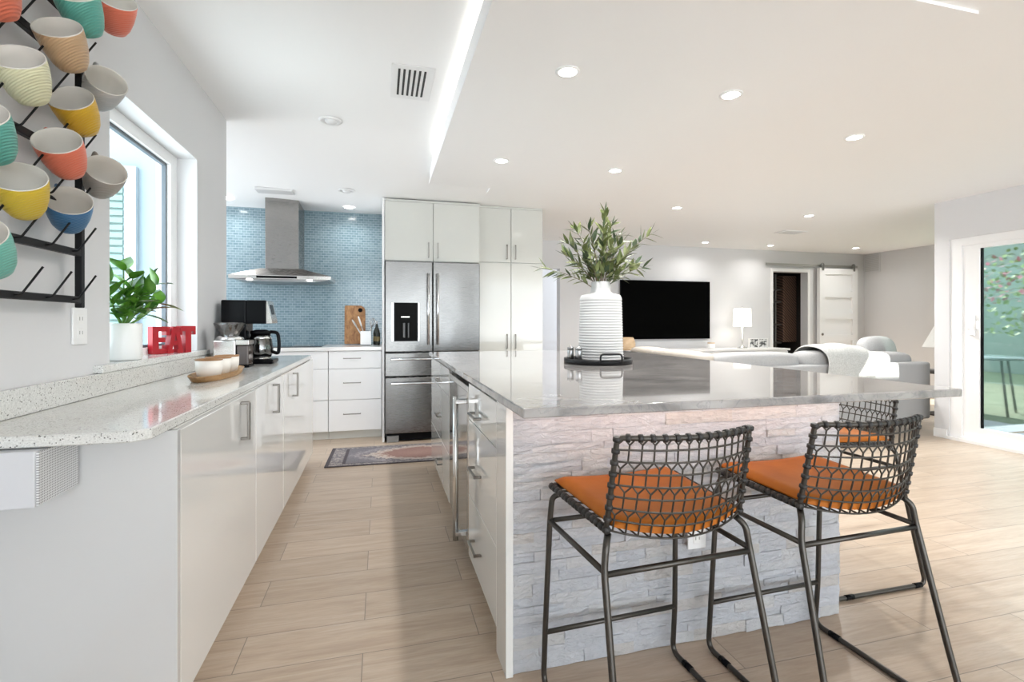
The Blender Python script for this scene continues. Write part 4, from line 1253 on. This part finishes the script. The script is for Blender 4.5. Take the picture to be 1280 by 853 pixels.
def make_stool(label):
    t = thing('bar_stool', label, 'bar stool', (0, 0, 0), group='wire bar stools at the island')
    # tube frame: each side a continuous loop of front leg, floor runner, rear leg
    for s in (-1, 1):
        bm = new()
        pts = [(s * 0.195, 0.165, 0.612), (s * 0.222, 0.178, 0.600), (s * 0.228, 0.182, 0.54), (s * 0.238, 0.20, 0.16), (s * 0.238, 0.212, 0.009),
               (s * 0.238, -0.285, 0.009), (s * 0.232, -0.235, 0.20), (s * 0.221, -0.155, 0.53), (s * 0.213, -0.150, 0.585), (s * 0.196, -0.128, 0.606)]
        tube(bm, fillet(pts, 0.035, 5), 0.0088, 10)
        obj('leg_frame', bm, M_tube, t, local=True)
        bm = new(); tube(bm, [(s * 0.229, 0.183, 0.525), (s * 0.221, -0.156, 0.525)], 0.0078, 8); obj('stretcher', bm, M_tube, t, local=True)
        bm = new()
        bm.free()
        for y in (0.15, -0.22):
            bm = new(); tube(bm, [(s * 0.238, y, 0.0095), (s * 0.238, y - 0.04, 0.0095)], 0.0105, 8)
            obj('glide', bm, M_black, t, local=True)
    for (y, z, hx) in ((0.1835, 0.525, 0.229), (-0.156, 0.518, 0.221), (0.1995, 0.17, 0.238)):
        bm = new(); tube(bm, [(-hx, y, z), (hx, y, z)], 0.0078, 8); obj('stretcher', bm, M_tube, t, local=True)
    # rims
    Nn = 16
    back_rim = [shell(-1, 1 + i / 8) for i in range(9)] + [shell(-1 + 2 * i / Nn, 2) for i in range(1, Nn)] + [shell(1, 2 - i / 8) for i in range(9)]
    seat_rim = [shell(-1, 1 - i / 8) for i in range(9)] + [shell(-1 + 2 * i / Nn, 0) for i in range(1, Nn)] + [shell(1, i / 8) for i in range(9)]
    bm = new(); tube(bm, fillet(back_rim, 0.02, 1), 0.0072, 8); obj('back_rim', bm, M_wire, t, local=True)
    bm = new(); tube(bm, fillet(seat_rim, 0.02, 1), 0.0072, 8); obj('seat_rim', bm, M_wire, t, local=True)
    # cord knots wound on the rims
    for nm, rim, step in (('back_binding', back_rim, 0.030), ('seat_binding', seat_rim, 0.021)):
        bm = new()
        acc = 0.0
        for a, b_ in zip(rim[:-1], rim[1:]):
            d = b_ - a; ln = d.length
            while acc < ln:
                p = a + d * (acc / ln); dn = d.normalized()
                w = 0.0046 if nm == 'back_binding' else 0.006
                tube(bm, [p - dn * w * 1.4, p - dn * w, p + dn * w, p + dn * w * 1.4], [0.0078, 0.0108, 0.0108, 0.0078], 8)
                acc += step
            acc -= ln
        obj(nm, bm, M_rope, t, local=True)
    # wire net: long wires across, split wires upward
    bm = new()
    rows = 8
    for i in range(0, rows):
        v = 1 + i / rows
        tube(bm, [shell(-1 + 2 * k / 20, v) for k in range(21)], 0.0027, 5)
    for i in range(1, 7):
        v = i / 7
        tube(bm, [shell(-1 + 2 * k / 16, v) for k in range(17)], 0.0027, 5)
    cols = 14
    for c_ in range(cols):
        u = -1 + 2 * (c_ + 0.5) / cols
        du = 0.5 / cols * 2
        # back: straight between rows, forked just below every second wire
        for i in range(rows):
            v0, v1 = 1 + i / rows, 1 + (i + 1) / rows
            if i % 2 == 0:
                tube(bm, [shell(u + (du if (i // 2) % 2 else 0), v0), shell(u + (du if (i // 2) % 2 else 0), v1)], 0.0025, 5, cap=False)
            else:
                uu = u + (du if (i // 2) % 2 else 0)
                vm = v0 + (v1 - v0) * 0.42
                tube(bm, [shell(min(1, uu), v0), shell(min(1, uu), vm)], 0.0025, 5, cap=False)
                for sg in (-1, 1):
                    tube(bm, [shell(min(1, uu), vm), shell(max(-1, min(1, uu + sg * du)), v1)], 0.0023, 5, cap=False)
        tube(bm, [shell(u, 0)] + [shell(u, k / 8) for k in range(1, 9)], 0.0025, 5, cap=False)
    obj('wire_net', bm, M_wire, t, local=True)
    # leather pad following the seat, curling a little up the fold
    bm = new()
    nu, nv = 20, 18
    topg, botg = [], []
    for i in range(nu + 1):
        a, b_ = [], []
        for j in range(nv + 1):
            s = -1 + 2 * i / nu; q = j / nv
            # rounded front corners
            vv_ = -0.03 + 1.04 * q
            p = shell(s * 0.93, max(0, min(1.0, vv_)))
            if vv_ < 0: p = p + Vector((0, 0.012, 0))
            e = min(1, (1 - abs(s)) / 0.12) * min(1, q / 0.06 + 0.02) * min(1, (1 - q) / 0.06 + 0.02)
            th = 0.004 + 0.017 * max(0, e) ** 0.4
            # keep the pad's middle fuller than the sagging net
            lift = 0.010 * (1 - s * s) * q
            a.append(bm.verts.new(p + Vector((0, 0, 0.0115 + th + lift)))); b_.append(bm.verts.new(p + Vector((0, 0, 0.0110))))
        topg.append(a); botg.append(b_)
    for i in range(nu):
        for j in range(nv):
            f = bm.faces.new((topg[i][j], topg[i][j + 1], topg[i + 1][j + 1], topg[i + 1][j])); f.smooth = True
            bm.faces.new((botg[i][j], botg[i + 1][j], botg[i + 1][j + 1], botg[i][j + 1]))
    for i in range(nu):
        bm.faces.new((topg[i][0], topg[i + 1][0], botg[i + 1][0], botg[i][0])); bm.faces.new((topg[i][nv], botg[i][nv], botg[i + 1][nv], topg[i + 1][nv]))
    for j in range(nv):
        bm.faces.new((topg[0][j], botg[0][j], botg[0][j + 1], topg[0][j + 1])); bm.faces.new((topg[nu][j], topg[nu][j + 1], botg[nu][j + 1], botg[nu][j]))
    obj('seat_pad', bm, M_leather, t, local=True)
    return t
stool = make_stool('wire back bar stool with orange pad in front of the island, left of the pair')
stool.location = (0.745, 1.293, 0.001); stool.rotation_euler = (0, 0, 0.05)
dup(stool, (1.350, 1.300, 0.001), 0.035, 'wire back bar stool with orange pad at the island front corner, right of the pair')
dup(stool, (1.995, 1.865, 0.001), PI / 2, 'wire back bar stool half hidden at the right side of the island')

# ------------------------------------------------------------------ living room
# sectional sofa with its back to the kitchen
SY = 3.90
t = thing('sectional_sofa', 'long grey sectional sofa with its back to the kitchen', 'sofa', (4.2, 4.4, 0))
def sbox(bm, *a, r=0.03): box(bm, *a, bevel=r, seg=3)
bm = new(); sbox(bm, 2.80, 5.55, SY, SY + 0.14, 0.14, 0.735); obj('back_panel', bm, M_sofa, t)
bm = new(); sbox(bm, 2.75, 2.90, SY + 0.145, 5.25, 0.14, 0.76); obj('side_panel', bm, M_sofa_lit, t)
bm = new(); sbox(bm, 2.90, 5.55, SY + 0.14, SY + 0.95, 0.14, 0.30); sbox(bm, 2.90, 3.75, SY + 0.95, 5.25, 0.14, 0.30); obj('base', bm, M_sofa, t)
for (x0, x1, y0, y1) in ((2.92, 3.80, SY + 0.15, SY + 0.96), (3.81, 4.66, SY + 0.15, SY + 0.96), (4.67, 5.5, SY + 0.15, SY + 0.96), (2.92, 3.75, SY + 0.97, 5.24)):
    bm = new(); sbox(bm, x0, x1, y0, y1, 0.302, 0.46, r=0.04); obj('seat_cushion', bm, M_sofa, t)
for (cx, cy, cz, sx, sy, sz, m_) in ((3.49, SY + 0.17, 0.76, 0.49, 0.13, 0.10, M_sofa), (4.37, SY + 0.18, 0.76, 0.375, 0.14, 0.105, M_sofa), (5.10, SY + 0.19, 0.72, 0.34, 0.13, 0.12, M_sofa), (2.93, 4.45, 0.80, 0.13, 0.46, 0.065, M_sofa_lit), (2.93, 5.02, 0.80, 0.13, 0.30, 0.07, M_sofa_lit)):
    bm = new(); cushion(bm, cx, cy, cz, sx, sy, sz, 8, 3.6); obj('back_cushion', bm, m_, t)
for x, y in ((2.9, SY + 0.1), (5.43, SY + 0.1), (2.9, 5.15), (3.65, 5.15), (5.43, SY + 0.88)):
    bm = new(); lathe(bm, [(0, 0), (0.016, 0), (0.028, 0.14), (0, 0.14)], (x, y, 0.001), 12); obj('leg', bm, M_darkbrown, t)
# throw pillows
def pillow(label, c, s, rot):
    bm = new(); cushion(bm, 0, 0, 0, *s, 8, 2.8, Euler(rot).to_matrix())
    o = obj('throw_pillow', bm, M_pillow, local=True); o.location = c
    tag(o, label, 'pillow', 'pillows on the sofa')
pillow('large grey pillow standing tallest on the right part of the sofa', (5.36, 4.34, 0.845), (0.27, 0.09, 0.15), (-0.25, 0, 0.1))
pillow('flat pale grey pillow at the right end of the sofa beside the wall end', (5.56, 4.55, 0.66), (0.20, 0.14, 0.16), (-0.5, 0.1, 0.1))
# throw blanket
bm = new()
prof = [(SY - 0.020, 0.60), (SY - 0.022, 0.70), (SY - 0.018, 0.79), (SY + 0.03, 0.875), (SY + 0.15, 0.905), (SY + 0.27, 0.885), (SY + 0.345, 0.82), (SY + 0.36, 0.70), (SY + 0.37, 0.50)]
nx = 14
G = []
for i in range(nx + 1):
    col = []
    for j, (y, z) in enumerate(prof):
        q = i / nx
        x = 4.16 + 0.50 * q + (0.10 * (1 - j / 8.0)) * q + 0.03 * math.sin(j * 0.9)
        wv = 0.008 * math.sin(q * 19 + j * 0.6)
        zz = z - (0.03 + 0.05 * q if j == 0 else 0) + 0.02 * math.sin(PI * q) * (1 if 2 < j < 7 else 0)
        col.append(bm.verts.new((x, y - abs(wv) if j < 4 else y + abs(wv), zz + (0.008 if j >= 3 else 0) * math.sin(q * 13))))
    G.append(col)
for i in range(nx):
    for j in range(len(prof) - 1):
        f = bm.faces.new((G[i][j], G[i + 1][j], G[i + 1][j + 1], G[i][j + 1])); f.smooth = True
o = obj('throw_blanket', bm, M_throw, origin=(4.4, SY, 0.6)); tag(o, 'ivory throw blanket draped over the back of the grey sofa', 'blanket')
sm = o.modifiers.new('solid', 'SOLIDIFY'); sm.thickness = 0.016; sm.offset = 1.0
ss = o.modifiers.new('sub', 'SUBSURF'); ss.levels = 1; ss.render_levels = 2

# television
t = thing('television', 'large black flat screen television on the far white wall', 'television', (4.27, 6.86, 0.89))
bx('body', M_black, t, 3.50, 5.06, 6.845, 6.875, 0.892, 1.795, bevel=0.004)
bx('screen', M_screen, t, 3.508, 5.052, 6.842, 6.846, 0.902, 1.788)
bx('wall_mount', M_blackmet, t, 4.0, 4.55, 6.875, 6.899, 1.15, 1.55)
# console
t = thing('media_console', 'low white media console under the television', 'console', (4.7, 6.6, 0))
bx('top', M_trim, t, 3.15, 6.18, 6.40, 6.84, 0.715, 0.745, bevel=0.003)
bx('carcass', M_satin, t, 3.18, 6.15, 6.43, 6.83, 0.10, 0.715)
for i in range(5):
    d = bx('door', M_satin, t, 3.19 + i * 0.592, 3.775 + i * 0.592, 6.41, 6.429, 0.11, 0.705, bevel=0.002)
    bm = new(); lathe(bm, [(0, 0), (0.01, 0), (0.01, 0.02), (0, 0.02)], (3.72 + i * 0.592, 6.40, 0.60), 10); obj('knob', bm, M_nickel, d)
for x in (3.25, 6.08):
    for y in (6.47, 6.79):
        bm = new(); lathe(bm, [(0, 0), (0.018, 0), (0.022, 0.10), (0, 0.10)], (x, y, 0.001), 12); obj('leg', bm, M_darkbrown, t)
# wooden vase, candle, frame, lamp on the console
bm = new(); lathe(bm, [(0, 0), (0.095, 0), (0.115, 0.03), (0.12, 0.09), (0.105, 0.15), (0.085, 0.185), (0.07, 0.185), (0.07, 0.17), (0, 0.16)], (3.48, 6.6, 0.746), 32)
o = obj('wooden_pot', bm, M_vasewood, origin=(3.48, 6.6, 0.746)); tag(o, 'round pale wooden pot on the console behind the vase', 'pot')
t = thing('candle_jar', 'small white candle jar with tan lid on the console', 'candle', (4.90, 6.6, 0.746))
bm = new(); lathe(bm, [(0, 0), (0.05, 0), (0.054, 0.01), (0.054, 0.08), (0, 0.08)], (4.90, 6.6, 0.746), 20); obj('jar', bm, M_porc, t)
bm = new(); lathe(bm, [(0, 0.08), (0.054, 0.08), (0.054, 0.095), (0, 0.095)], (4.90, 6.6, 0.746), 20); obj('lid', bm, M_vasewood, t)
t = thing('picture_frame', 'white double picture frame beside the lit lamp on the console', 'picture frame', (5.76, 6.6, 0.746))
bm = new()
for a in ((5.585, 5.935, 0.746, 0.758), (5.585, 5.935, 0.888, 0.90), (5.585, 5.597, 0.758, 0.888), (5.923, 5.935, 0.758, 0.888), (5.752, 5.768, 0.758, 0.888)):
    box(bm, a[0], a[1], 6.59, 6.61, a[2], a[3])
box(bm, 5.585, 5.935, 6.611, 6.616, 0.746, 0.90)
obj('frame', bm, M_trim, t)
m = mat('grey_photo_print', (0.4, 0.4, 0.4), 0.4)
setcol(m, ramp(m, noise(m, coords(m), 22, 3), [(0.42, (0.05, 0.05, 0.05)), (0.58, (0.75, 0.75, 0.74))]))
for (xa, xb) in ((5.597, 5.752), (5.768, 5.923)):
    bx('photo', m, t, xa, xb, 6.602, 6.606, 0.758, 0.888)
t = thing('table_lamp', 'lit table lamp with white drum shade on the console', 'lamp', (5.46, 6.6, 0.746))
bm = new(); lathe(bm, [(0, 0), (0.075, 0), (0.075, 0.012), (0.03, 0.03), (0.009, 0.05), (0.009, 0.33), (0, 0.33)], (5.46, 6.6, 0.746), 24); obj('base', bm, M_chrome, t)
bm = new(); lathe(bm, [(0.135, 0.34), (0.125, 0.62), (0.122, 0.62), (0.132, 0.34)], (5.46, 6.6, 0.746), 32)
obj('lamp_shade', bm, mat('lit_linen_shade', (0.9, 0.88, 0.84), 0.9, emit=(1.0, 0.93, 0.82), estr=0.75), t)
bm = new(); lathe(bm, [(0, 0.33), (0.02, 0.34), (0.032, 0.40), (0.02, 0.45), (0, 0.46)], (5.46, 6.6, 0.746), 16); obj('bulb', bm, mat('bulb_glow', (1, 1, 1), 0.5, emit=(1, 0.9, 0.75), estr=12.0), t)
bm = new(); lathe(bm, [(0, 0.46), (0.004, 0.46), (0.004, 0.635), (0.009, 0.645), (0, 0.655)], (5.46, 6.6, 0.746), 10); obj('finial', bm, M_chrome, t)

# barn door
t = thing('barn_door', 'white five panel sliding barn door hanging from a wall rail', 'door', (7.58, 6.84, 0))
y0, y1 = 6.80, 6.86
bm = new(); box(bm, 7.17, 7.98, y0 + 0.030, y1, 0.02, 2.07); obj('panel', bm, M_trim, t)
bm = new()
box(bm, 7.17, 7.285, y0, y0 + 0.030, 0.02, 2.07); box(bm, 7.865, 7.98, y0, y0 + 0.030, 0.02, 2.07)
zz = [0.02, 0.46, 0.84, 1.21, 1.58, 1.97]
for i, z in enumerate(zz):
    box(bm, 7.285, 7.865, y0, y0 + 0.030, z, z + (0.16 if i == 0 else 0.10 if i < 5 else 0.10))
obj('frame', bm, M_trim, t)
bm = new(); lathe(bm, [(0, 0), (0.022, 0), (0.022, 0.008), (0, 0.008)], (0, 0, 0), 16); bmesh.ops.rotate(bm, verts=bm.verts, cent=(0, 0, 0), matrix=Matrix.Rotation(PI / 2, 3, 'X')); bmesh.ops.translate(bm, verts=bm.verts, vec=(7.225, y0, 0.95)); obj('pull', bm, M_nickel, t)
for x in (7.235, 7.90):
    bm = new(); box(bm, x - 0.02, x + 0.02, y0 - 0.008, y0, 2.03, 2.13, bevel=0.003)
    lathe(bm, [(0, 0), (0.034, 0), (0.034, 0.016), (0, 0.016)], (0, 0, 0), 20)
    vs_ = [v for v in bm.verts if abs(v.co.x) < 0.06 and abs(v.co.y) < 0.06 and v.co.z < 0.1]
    bmesh.ops.rotate(bm, verts=vs_, cent=(0, 0, 0), matrix=Matrix.Rotation(PI / 2, 3, 'X'))
    bmesh.ops.translate(bm, verts=vs_, vec=(x, y0 + 0.018, 2.125))
    obj('roller', bm, mat('steel_roller', (0.25, 0.25, 0.24), 0.35, 1.0), t)
t = thing('door_rail', 'grey steel sliding rail above the closet doorway', 'rail', (7.0, 6.85, 2.1))
bx('rail', mat('rail_steel', (0.40, 0.40, 0.38), 0.35, 0.8), t, 6.12, 8.02, 6.84, 6.848, 2.098, 2.132)
for i in range(6):
    x = 6.3 + i * 0.32
    bm = new(); tube(bm, [(x, 6.848, 2.115), (x, 6.899, 2.115)], 0.012, 10); obj('standoff', bm, M_nickel, t)
# dark shelf unit seen in the closet
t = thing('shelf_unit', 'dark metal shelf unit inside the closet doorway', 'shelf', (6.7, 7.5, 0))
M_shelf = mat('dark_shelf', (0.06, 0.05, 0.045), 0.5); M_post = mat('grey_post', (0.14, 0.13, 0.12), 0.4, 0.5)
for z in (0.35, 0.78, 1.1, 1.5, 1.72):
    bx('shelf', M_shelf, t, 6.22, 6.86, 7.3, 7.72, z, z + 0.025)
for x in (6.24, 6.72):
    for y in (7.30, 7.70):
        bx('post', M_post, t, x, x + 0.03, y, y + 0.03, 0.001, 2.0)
m = mat('wicker_brown', (0.10, 0.055, 0.035), 0.8)
T, N, L, b = nt(m); wv = N.new('ShaderNodeTexWave'); wv.inputs['Scale'].default_value = 9; wv.inputs['Distortion'].default_value = 3; L.new(coords(m, rot=(0.6, 0.6, 0.6)), wv.inputs['Vector'])
setcol(m, ramp(m, wv.outputs['Fac'], [(0.3, (0.05, 0.028, 0.02)), (0.7, (0.16, 0.09, 0.06))]))
bm = new(); box(bm, 6.90, 7.19, 7.3, 7.7, 0.8, 1.98, bevel=0.02)
o = obj('hanging_garment', bm, m, origin=(7.05, 7.5, 0.8)); tag(o, 'brown patterned cloth hanging in the dark closet', 'cloth')

# return air grille high on the far right wall
t = thing('return_grille', 'square grey air return grille high on the far right wall', 'vent', (8.235, 6.74, 2.02))
bx('frame', M_wallgrey, t, 8.225, 8.239, 6.60, 6.89, 2.02, 2.36, bevel=0.002)
bm = new()
for i in range(14):
    box(bm, 8.220, 8.226, 6.62, 6.87, 2.04 + i * 0.0215, 2.053 + i * 0.0215)
obj('louver', bm, mat('grille_grey', (0.52, 0.52, 0.52), 0.5), t)
# lamp and side table behind the wall end
t = thing('side_table', 'round dark side table behind the sofa end', 'table', (6.74, 4.62, 0))
bm = new(); lathe(bm, [(0, 0.52), (0.24, 0.52), (0.24, 0.55), (0, 0.55)], (6.74, 4.62, 0), 32); obj('tabletop', bm, M_darkbrown, t)
bm = new(); lathe(bm, [(0, 0.001), (0.17, 0.001), (0.16, 0.02), (0.02, 0.04), (0.02, 0.52), (0, 0.52)], (6.74, 4.62, 0), 24); obj('pedestal', bm, M_darkbrown, t)
t = thing('table_lamp', 'table lamp with white cone shade half hidden by the wall end', 'lamp', (6.74, 4.62, 0.551))
bm = new(); lathe(bm, [(0, 0), (0.07, 0), (0.07, 0.015), (0.012, 0.03), (0.01, 0.30), (0, 0.30)], (6.74, 4.62, 0.551), 20); obj('base', bm, M_blackmet, t)
bm = new(); lathe(bm, [(0.19, 0.29), (0.065, 0.56), (0.062, 0.56), (0.187, 0.29)], (6.74, 4.62, 0.551), 32); obj('lamp_shade', bm, mat('white_cone_shade', (0.88, 0.88, 0.86), 0.9), t)

# ------------------------------------------------------------------ ceiling fittings
def downlight(x, y, z, label, on=True, r=0.044, power=1.0):
    t = thing('ceiling_light', label, 'ceiling light', (x, y, z), group='recessed ceiling lights')
    bm = new(); lathe(bm, [(r, -0.001), (r + 0.014, -0.001), (r + 0.014, -0.004), (r, -0.007), (r, -0.001)], (x, y, z), 32); obj('trim_ring', bm, M_trim, t)
    bm = new(); lathe(bm, [(0, -0.003), (r, -0.003), (r, -0.0015), (0, -0.0015)], (x, y, z), 32); obj('diffuser', bm, M_emit, t)
    l = bpy.data.lights.new('downlight', 'AREA'); l.shape = 'DISK'; l.size = 2 * r; l.energy = LAMP_W * power; l.color = (1, 0.98, 0.955); l.spread = math.radians(150)
    lo = bpy.data.objects.new('downlight', l); lo.location = (x, y, z - 0.012); C.objects.link(lo)
    lo.parent = t; lo.location = (0, 0, -0.012)
for (x, y, lab) in ((0.857, 2.215, 'lit recessed light on the ceiling panel, near left of four'), (1.77, 2.222, 'lit recessed light on the ceiling panel, near right of four'), (0.858, 3.556, 'lit recessed light on the ceiling panel, far left of four'), (1.773, 3.557, 'lit recessed light on the ceiling panel, far right of four')):
    downlight(x, y, ZP, lab)
for (x, y, lab) in ((2.971, 2.555, 'lit recessed light right of the ceiling panel nearest the camera'), (2.994, 4.593, 'lit recessed light just right of the leaf tips above the television'), (4.645, 4.551, 'lit recessed light in the middle of the living room ceiling'),
                    (4.686, 6.45, 'lit recessed light close to the television wall above the screen'), (5.851, 6.449, 'lit recessed light above the sliding door rail left of the corner'), (7.359, 6.301, 'lit recessed light nearest the far right corner of the living room')):
    downlight(x, y, ZC, lab, power=0.35 if y > 6 else (2.8 if y > 4 else 1.8))
downlight(-0.321, 5.431, zc(-0.321, 5.431) - 0.004, 'lit recessed light by the blue mosaic wall right of the hood', power=0.22)
downlight(-1.45, 5.431, zc(-1.45, 5.431) - 0.004, 'lit recessed light by the blue mosaic wall left of the hood', power=0.22)
def speaker(x, y, label):
    z = zc(x, y) - 0.003
    t = thing('ceiling_spotlight', label, 'ceiling light', (x, y, z), group='unlit white eyeball ceiling fittings')
    bm = new(); lathe(bm, [(0, -0.001), (0.075, -0.001), (0.075, -0.005), (0.055, -0.009), (0.05, -0.003), (0, -0.002)], (x, y, z), 36); obj('trim_ring', bm, M_trim, t)
    bm = new(); cushion(bm, 0.006, -0.006, 0, 0.042, 0.042, 0.022, 6, 2.0); bmesh.ops.translate(bm, verts=bm.verts, vec=(x, y, z - 0.004)); obj('eyeball', bm, mat('eyeball_white', (0.72, 0.72, 0.72), 0.5), t)
speaker(-0.326, 3.53, 'unlit white round ceiling fitting nearest the left wall end')
speaker(-0.309, 4.86, 'unlit white round ceiling fitting in front of the mosaic wall')
# supply vent with dark slots in the raised ceiling
t = thing('ceiling_vent', 'white ceiling vent with six dark slots above the aisle', 'vent', (0.165, 2.87, ZR))
bx('frame', M_trim, t, 0.055, 0.285, 2.67, 3.07, ZR - 0.006, ZR - 0.001, bevel=0.002)
M_slot = mat('vent_slot_dark', (0.05, 0.05, 0.05), 0.8)
for i in range(6):
    x = 0.090 + i * 0.0275
    bx('slot', M_slot, t, x, x + 0.012, 2.71, 3.02, ZR - 0.0075, ZR - 0.0062)
t = thing('ceiling_vent', 'flat white ceiling vent in front of the hood chimney', 'vent', (-0.95, 5.22, 2.38))
bx('frame', mat('vent_pale_grey', (0.62, 0.62, 0.62), 0.5), t, -1.12, -0.80, 5.02, 5.16, zc(-0.95, 5.16) - 0.016, zc(-0.95, 5.02) - 0.002, bevel=0.002)
t = thing('ceiling_vent', 'flat white ceiling vent in the living room ceiling', 'vent', (5.27, 5.43, ZC))
bx('frame', M_trim, t, 5.07, 5.42, 5.33, 5.53, ZC - 0.010, ZC - 0.001, bevel=0.003)
bm = new()
for i in range(8):
    box(bm, 5.10, 5.39, 5.345 + i * 0.0225, 5.355 + i * 0.0225, ZC - 0.0125, ZC - 0.0102)
obj('louver', bm, mat('vent_louver_grey', (0.72, 0.72, 0.72), 0.5), t)

# ------------------------------------------------------------------ patio things mirrored in the glass
t = thing('patio_table', 'thin legged patio table reflected in the sliding glass', 'table', (7.6, 2.75, -0.02))
bm = new(); lathe(bm, [(0, 0.70), (0.45, 0.70), (0.45, 0.73), (0, 0.73)], (7.6, 2.75, -0.02), 32); obj('tabletop', bm, mat('patio_glass_top', (0.3, 0.4, 0.4), 0.2), t)
for k in range(4):
    a = k * PI / 2 + 0.4
    bm = new(); tube(bm, [(7.6 + 0.38 * math.cos(a), 2.75 + 0.38 * math.sin(a), -0.019), (7.6 + 0.28 * math.cos(a), 2.75 + 0.28 * math.sin(a), 0.68)], 0.014, 8); obj('leg', bm, mat('patio_leg', (0.1, 0.11, 0.11), 0.5), t)
t = thing('flowering_shrub', 'pink flowering shrub reflected in the sliding glass', 'shrub', (11.0, 1.6, -0.02))
rn = random.Random(5)
for nm, col, n in (('leaves', (0.20, 0.30, 0.06), 900), ('flowers', (0.42, 0.10, 0.16), 350)):
    bm = new()
    for i in range(n):
        a, z = rn.uniform(0, 2 * PI), (rn.uniform(0.9, 2.4) if nm == 'leaves' else rn.uniform(1.5, 2.3))
        r = rn.uniform(0.1, 0.9)
        p = (11.0 + r * math.cos(a), 1.6 + 1.4 * r * math.sin(a), z)
        leaf(bm, p, (rn.uniform(-1, 1), rn.uniform(-1, 1), rn.uniform(-.5, 1)), (0, 0, 1), 0.10, 0.06, 0.2, 3)
    obj(nm, bm, mat('shrub_' + nm, col, 0.6), t)
bm = new()
for k in range(6):
    tube(bm, [(11.0 + 0.05 * k, 1.6, -0.02), (11.0 + 0.25 * (k - 2.5), 1.6 + 0.2 * math.sin(k), 1.3)], 0.02, 6)
obj('stem', bm, M_twig, t)
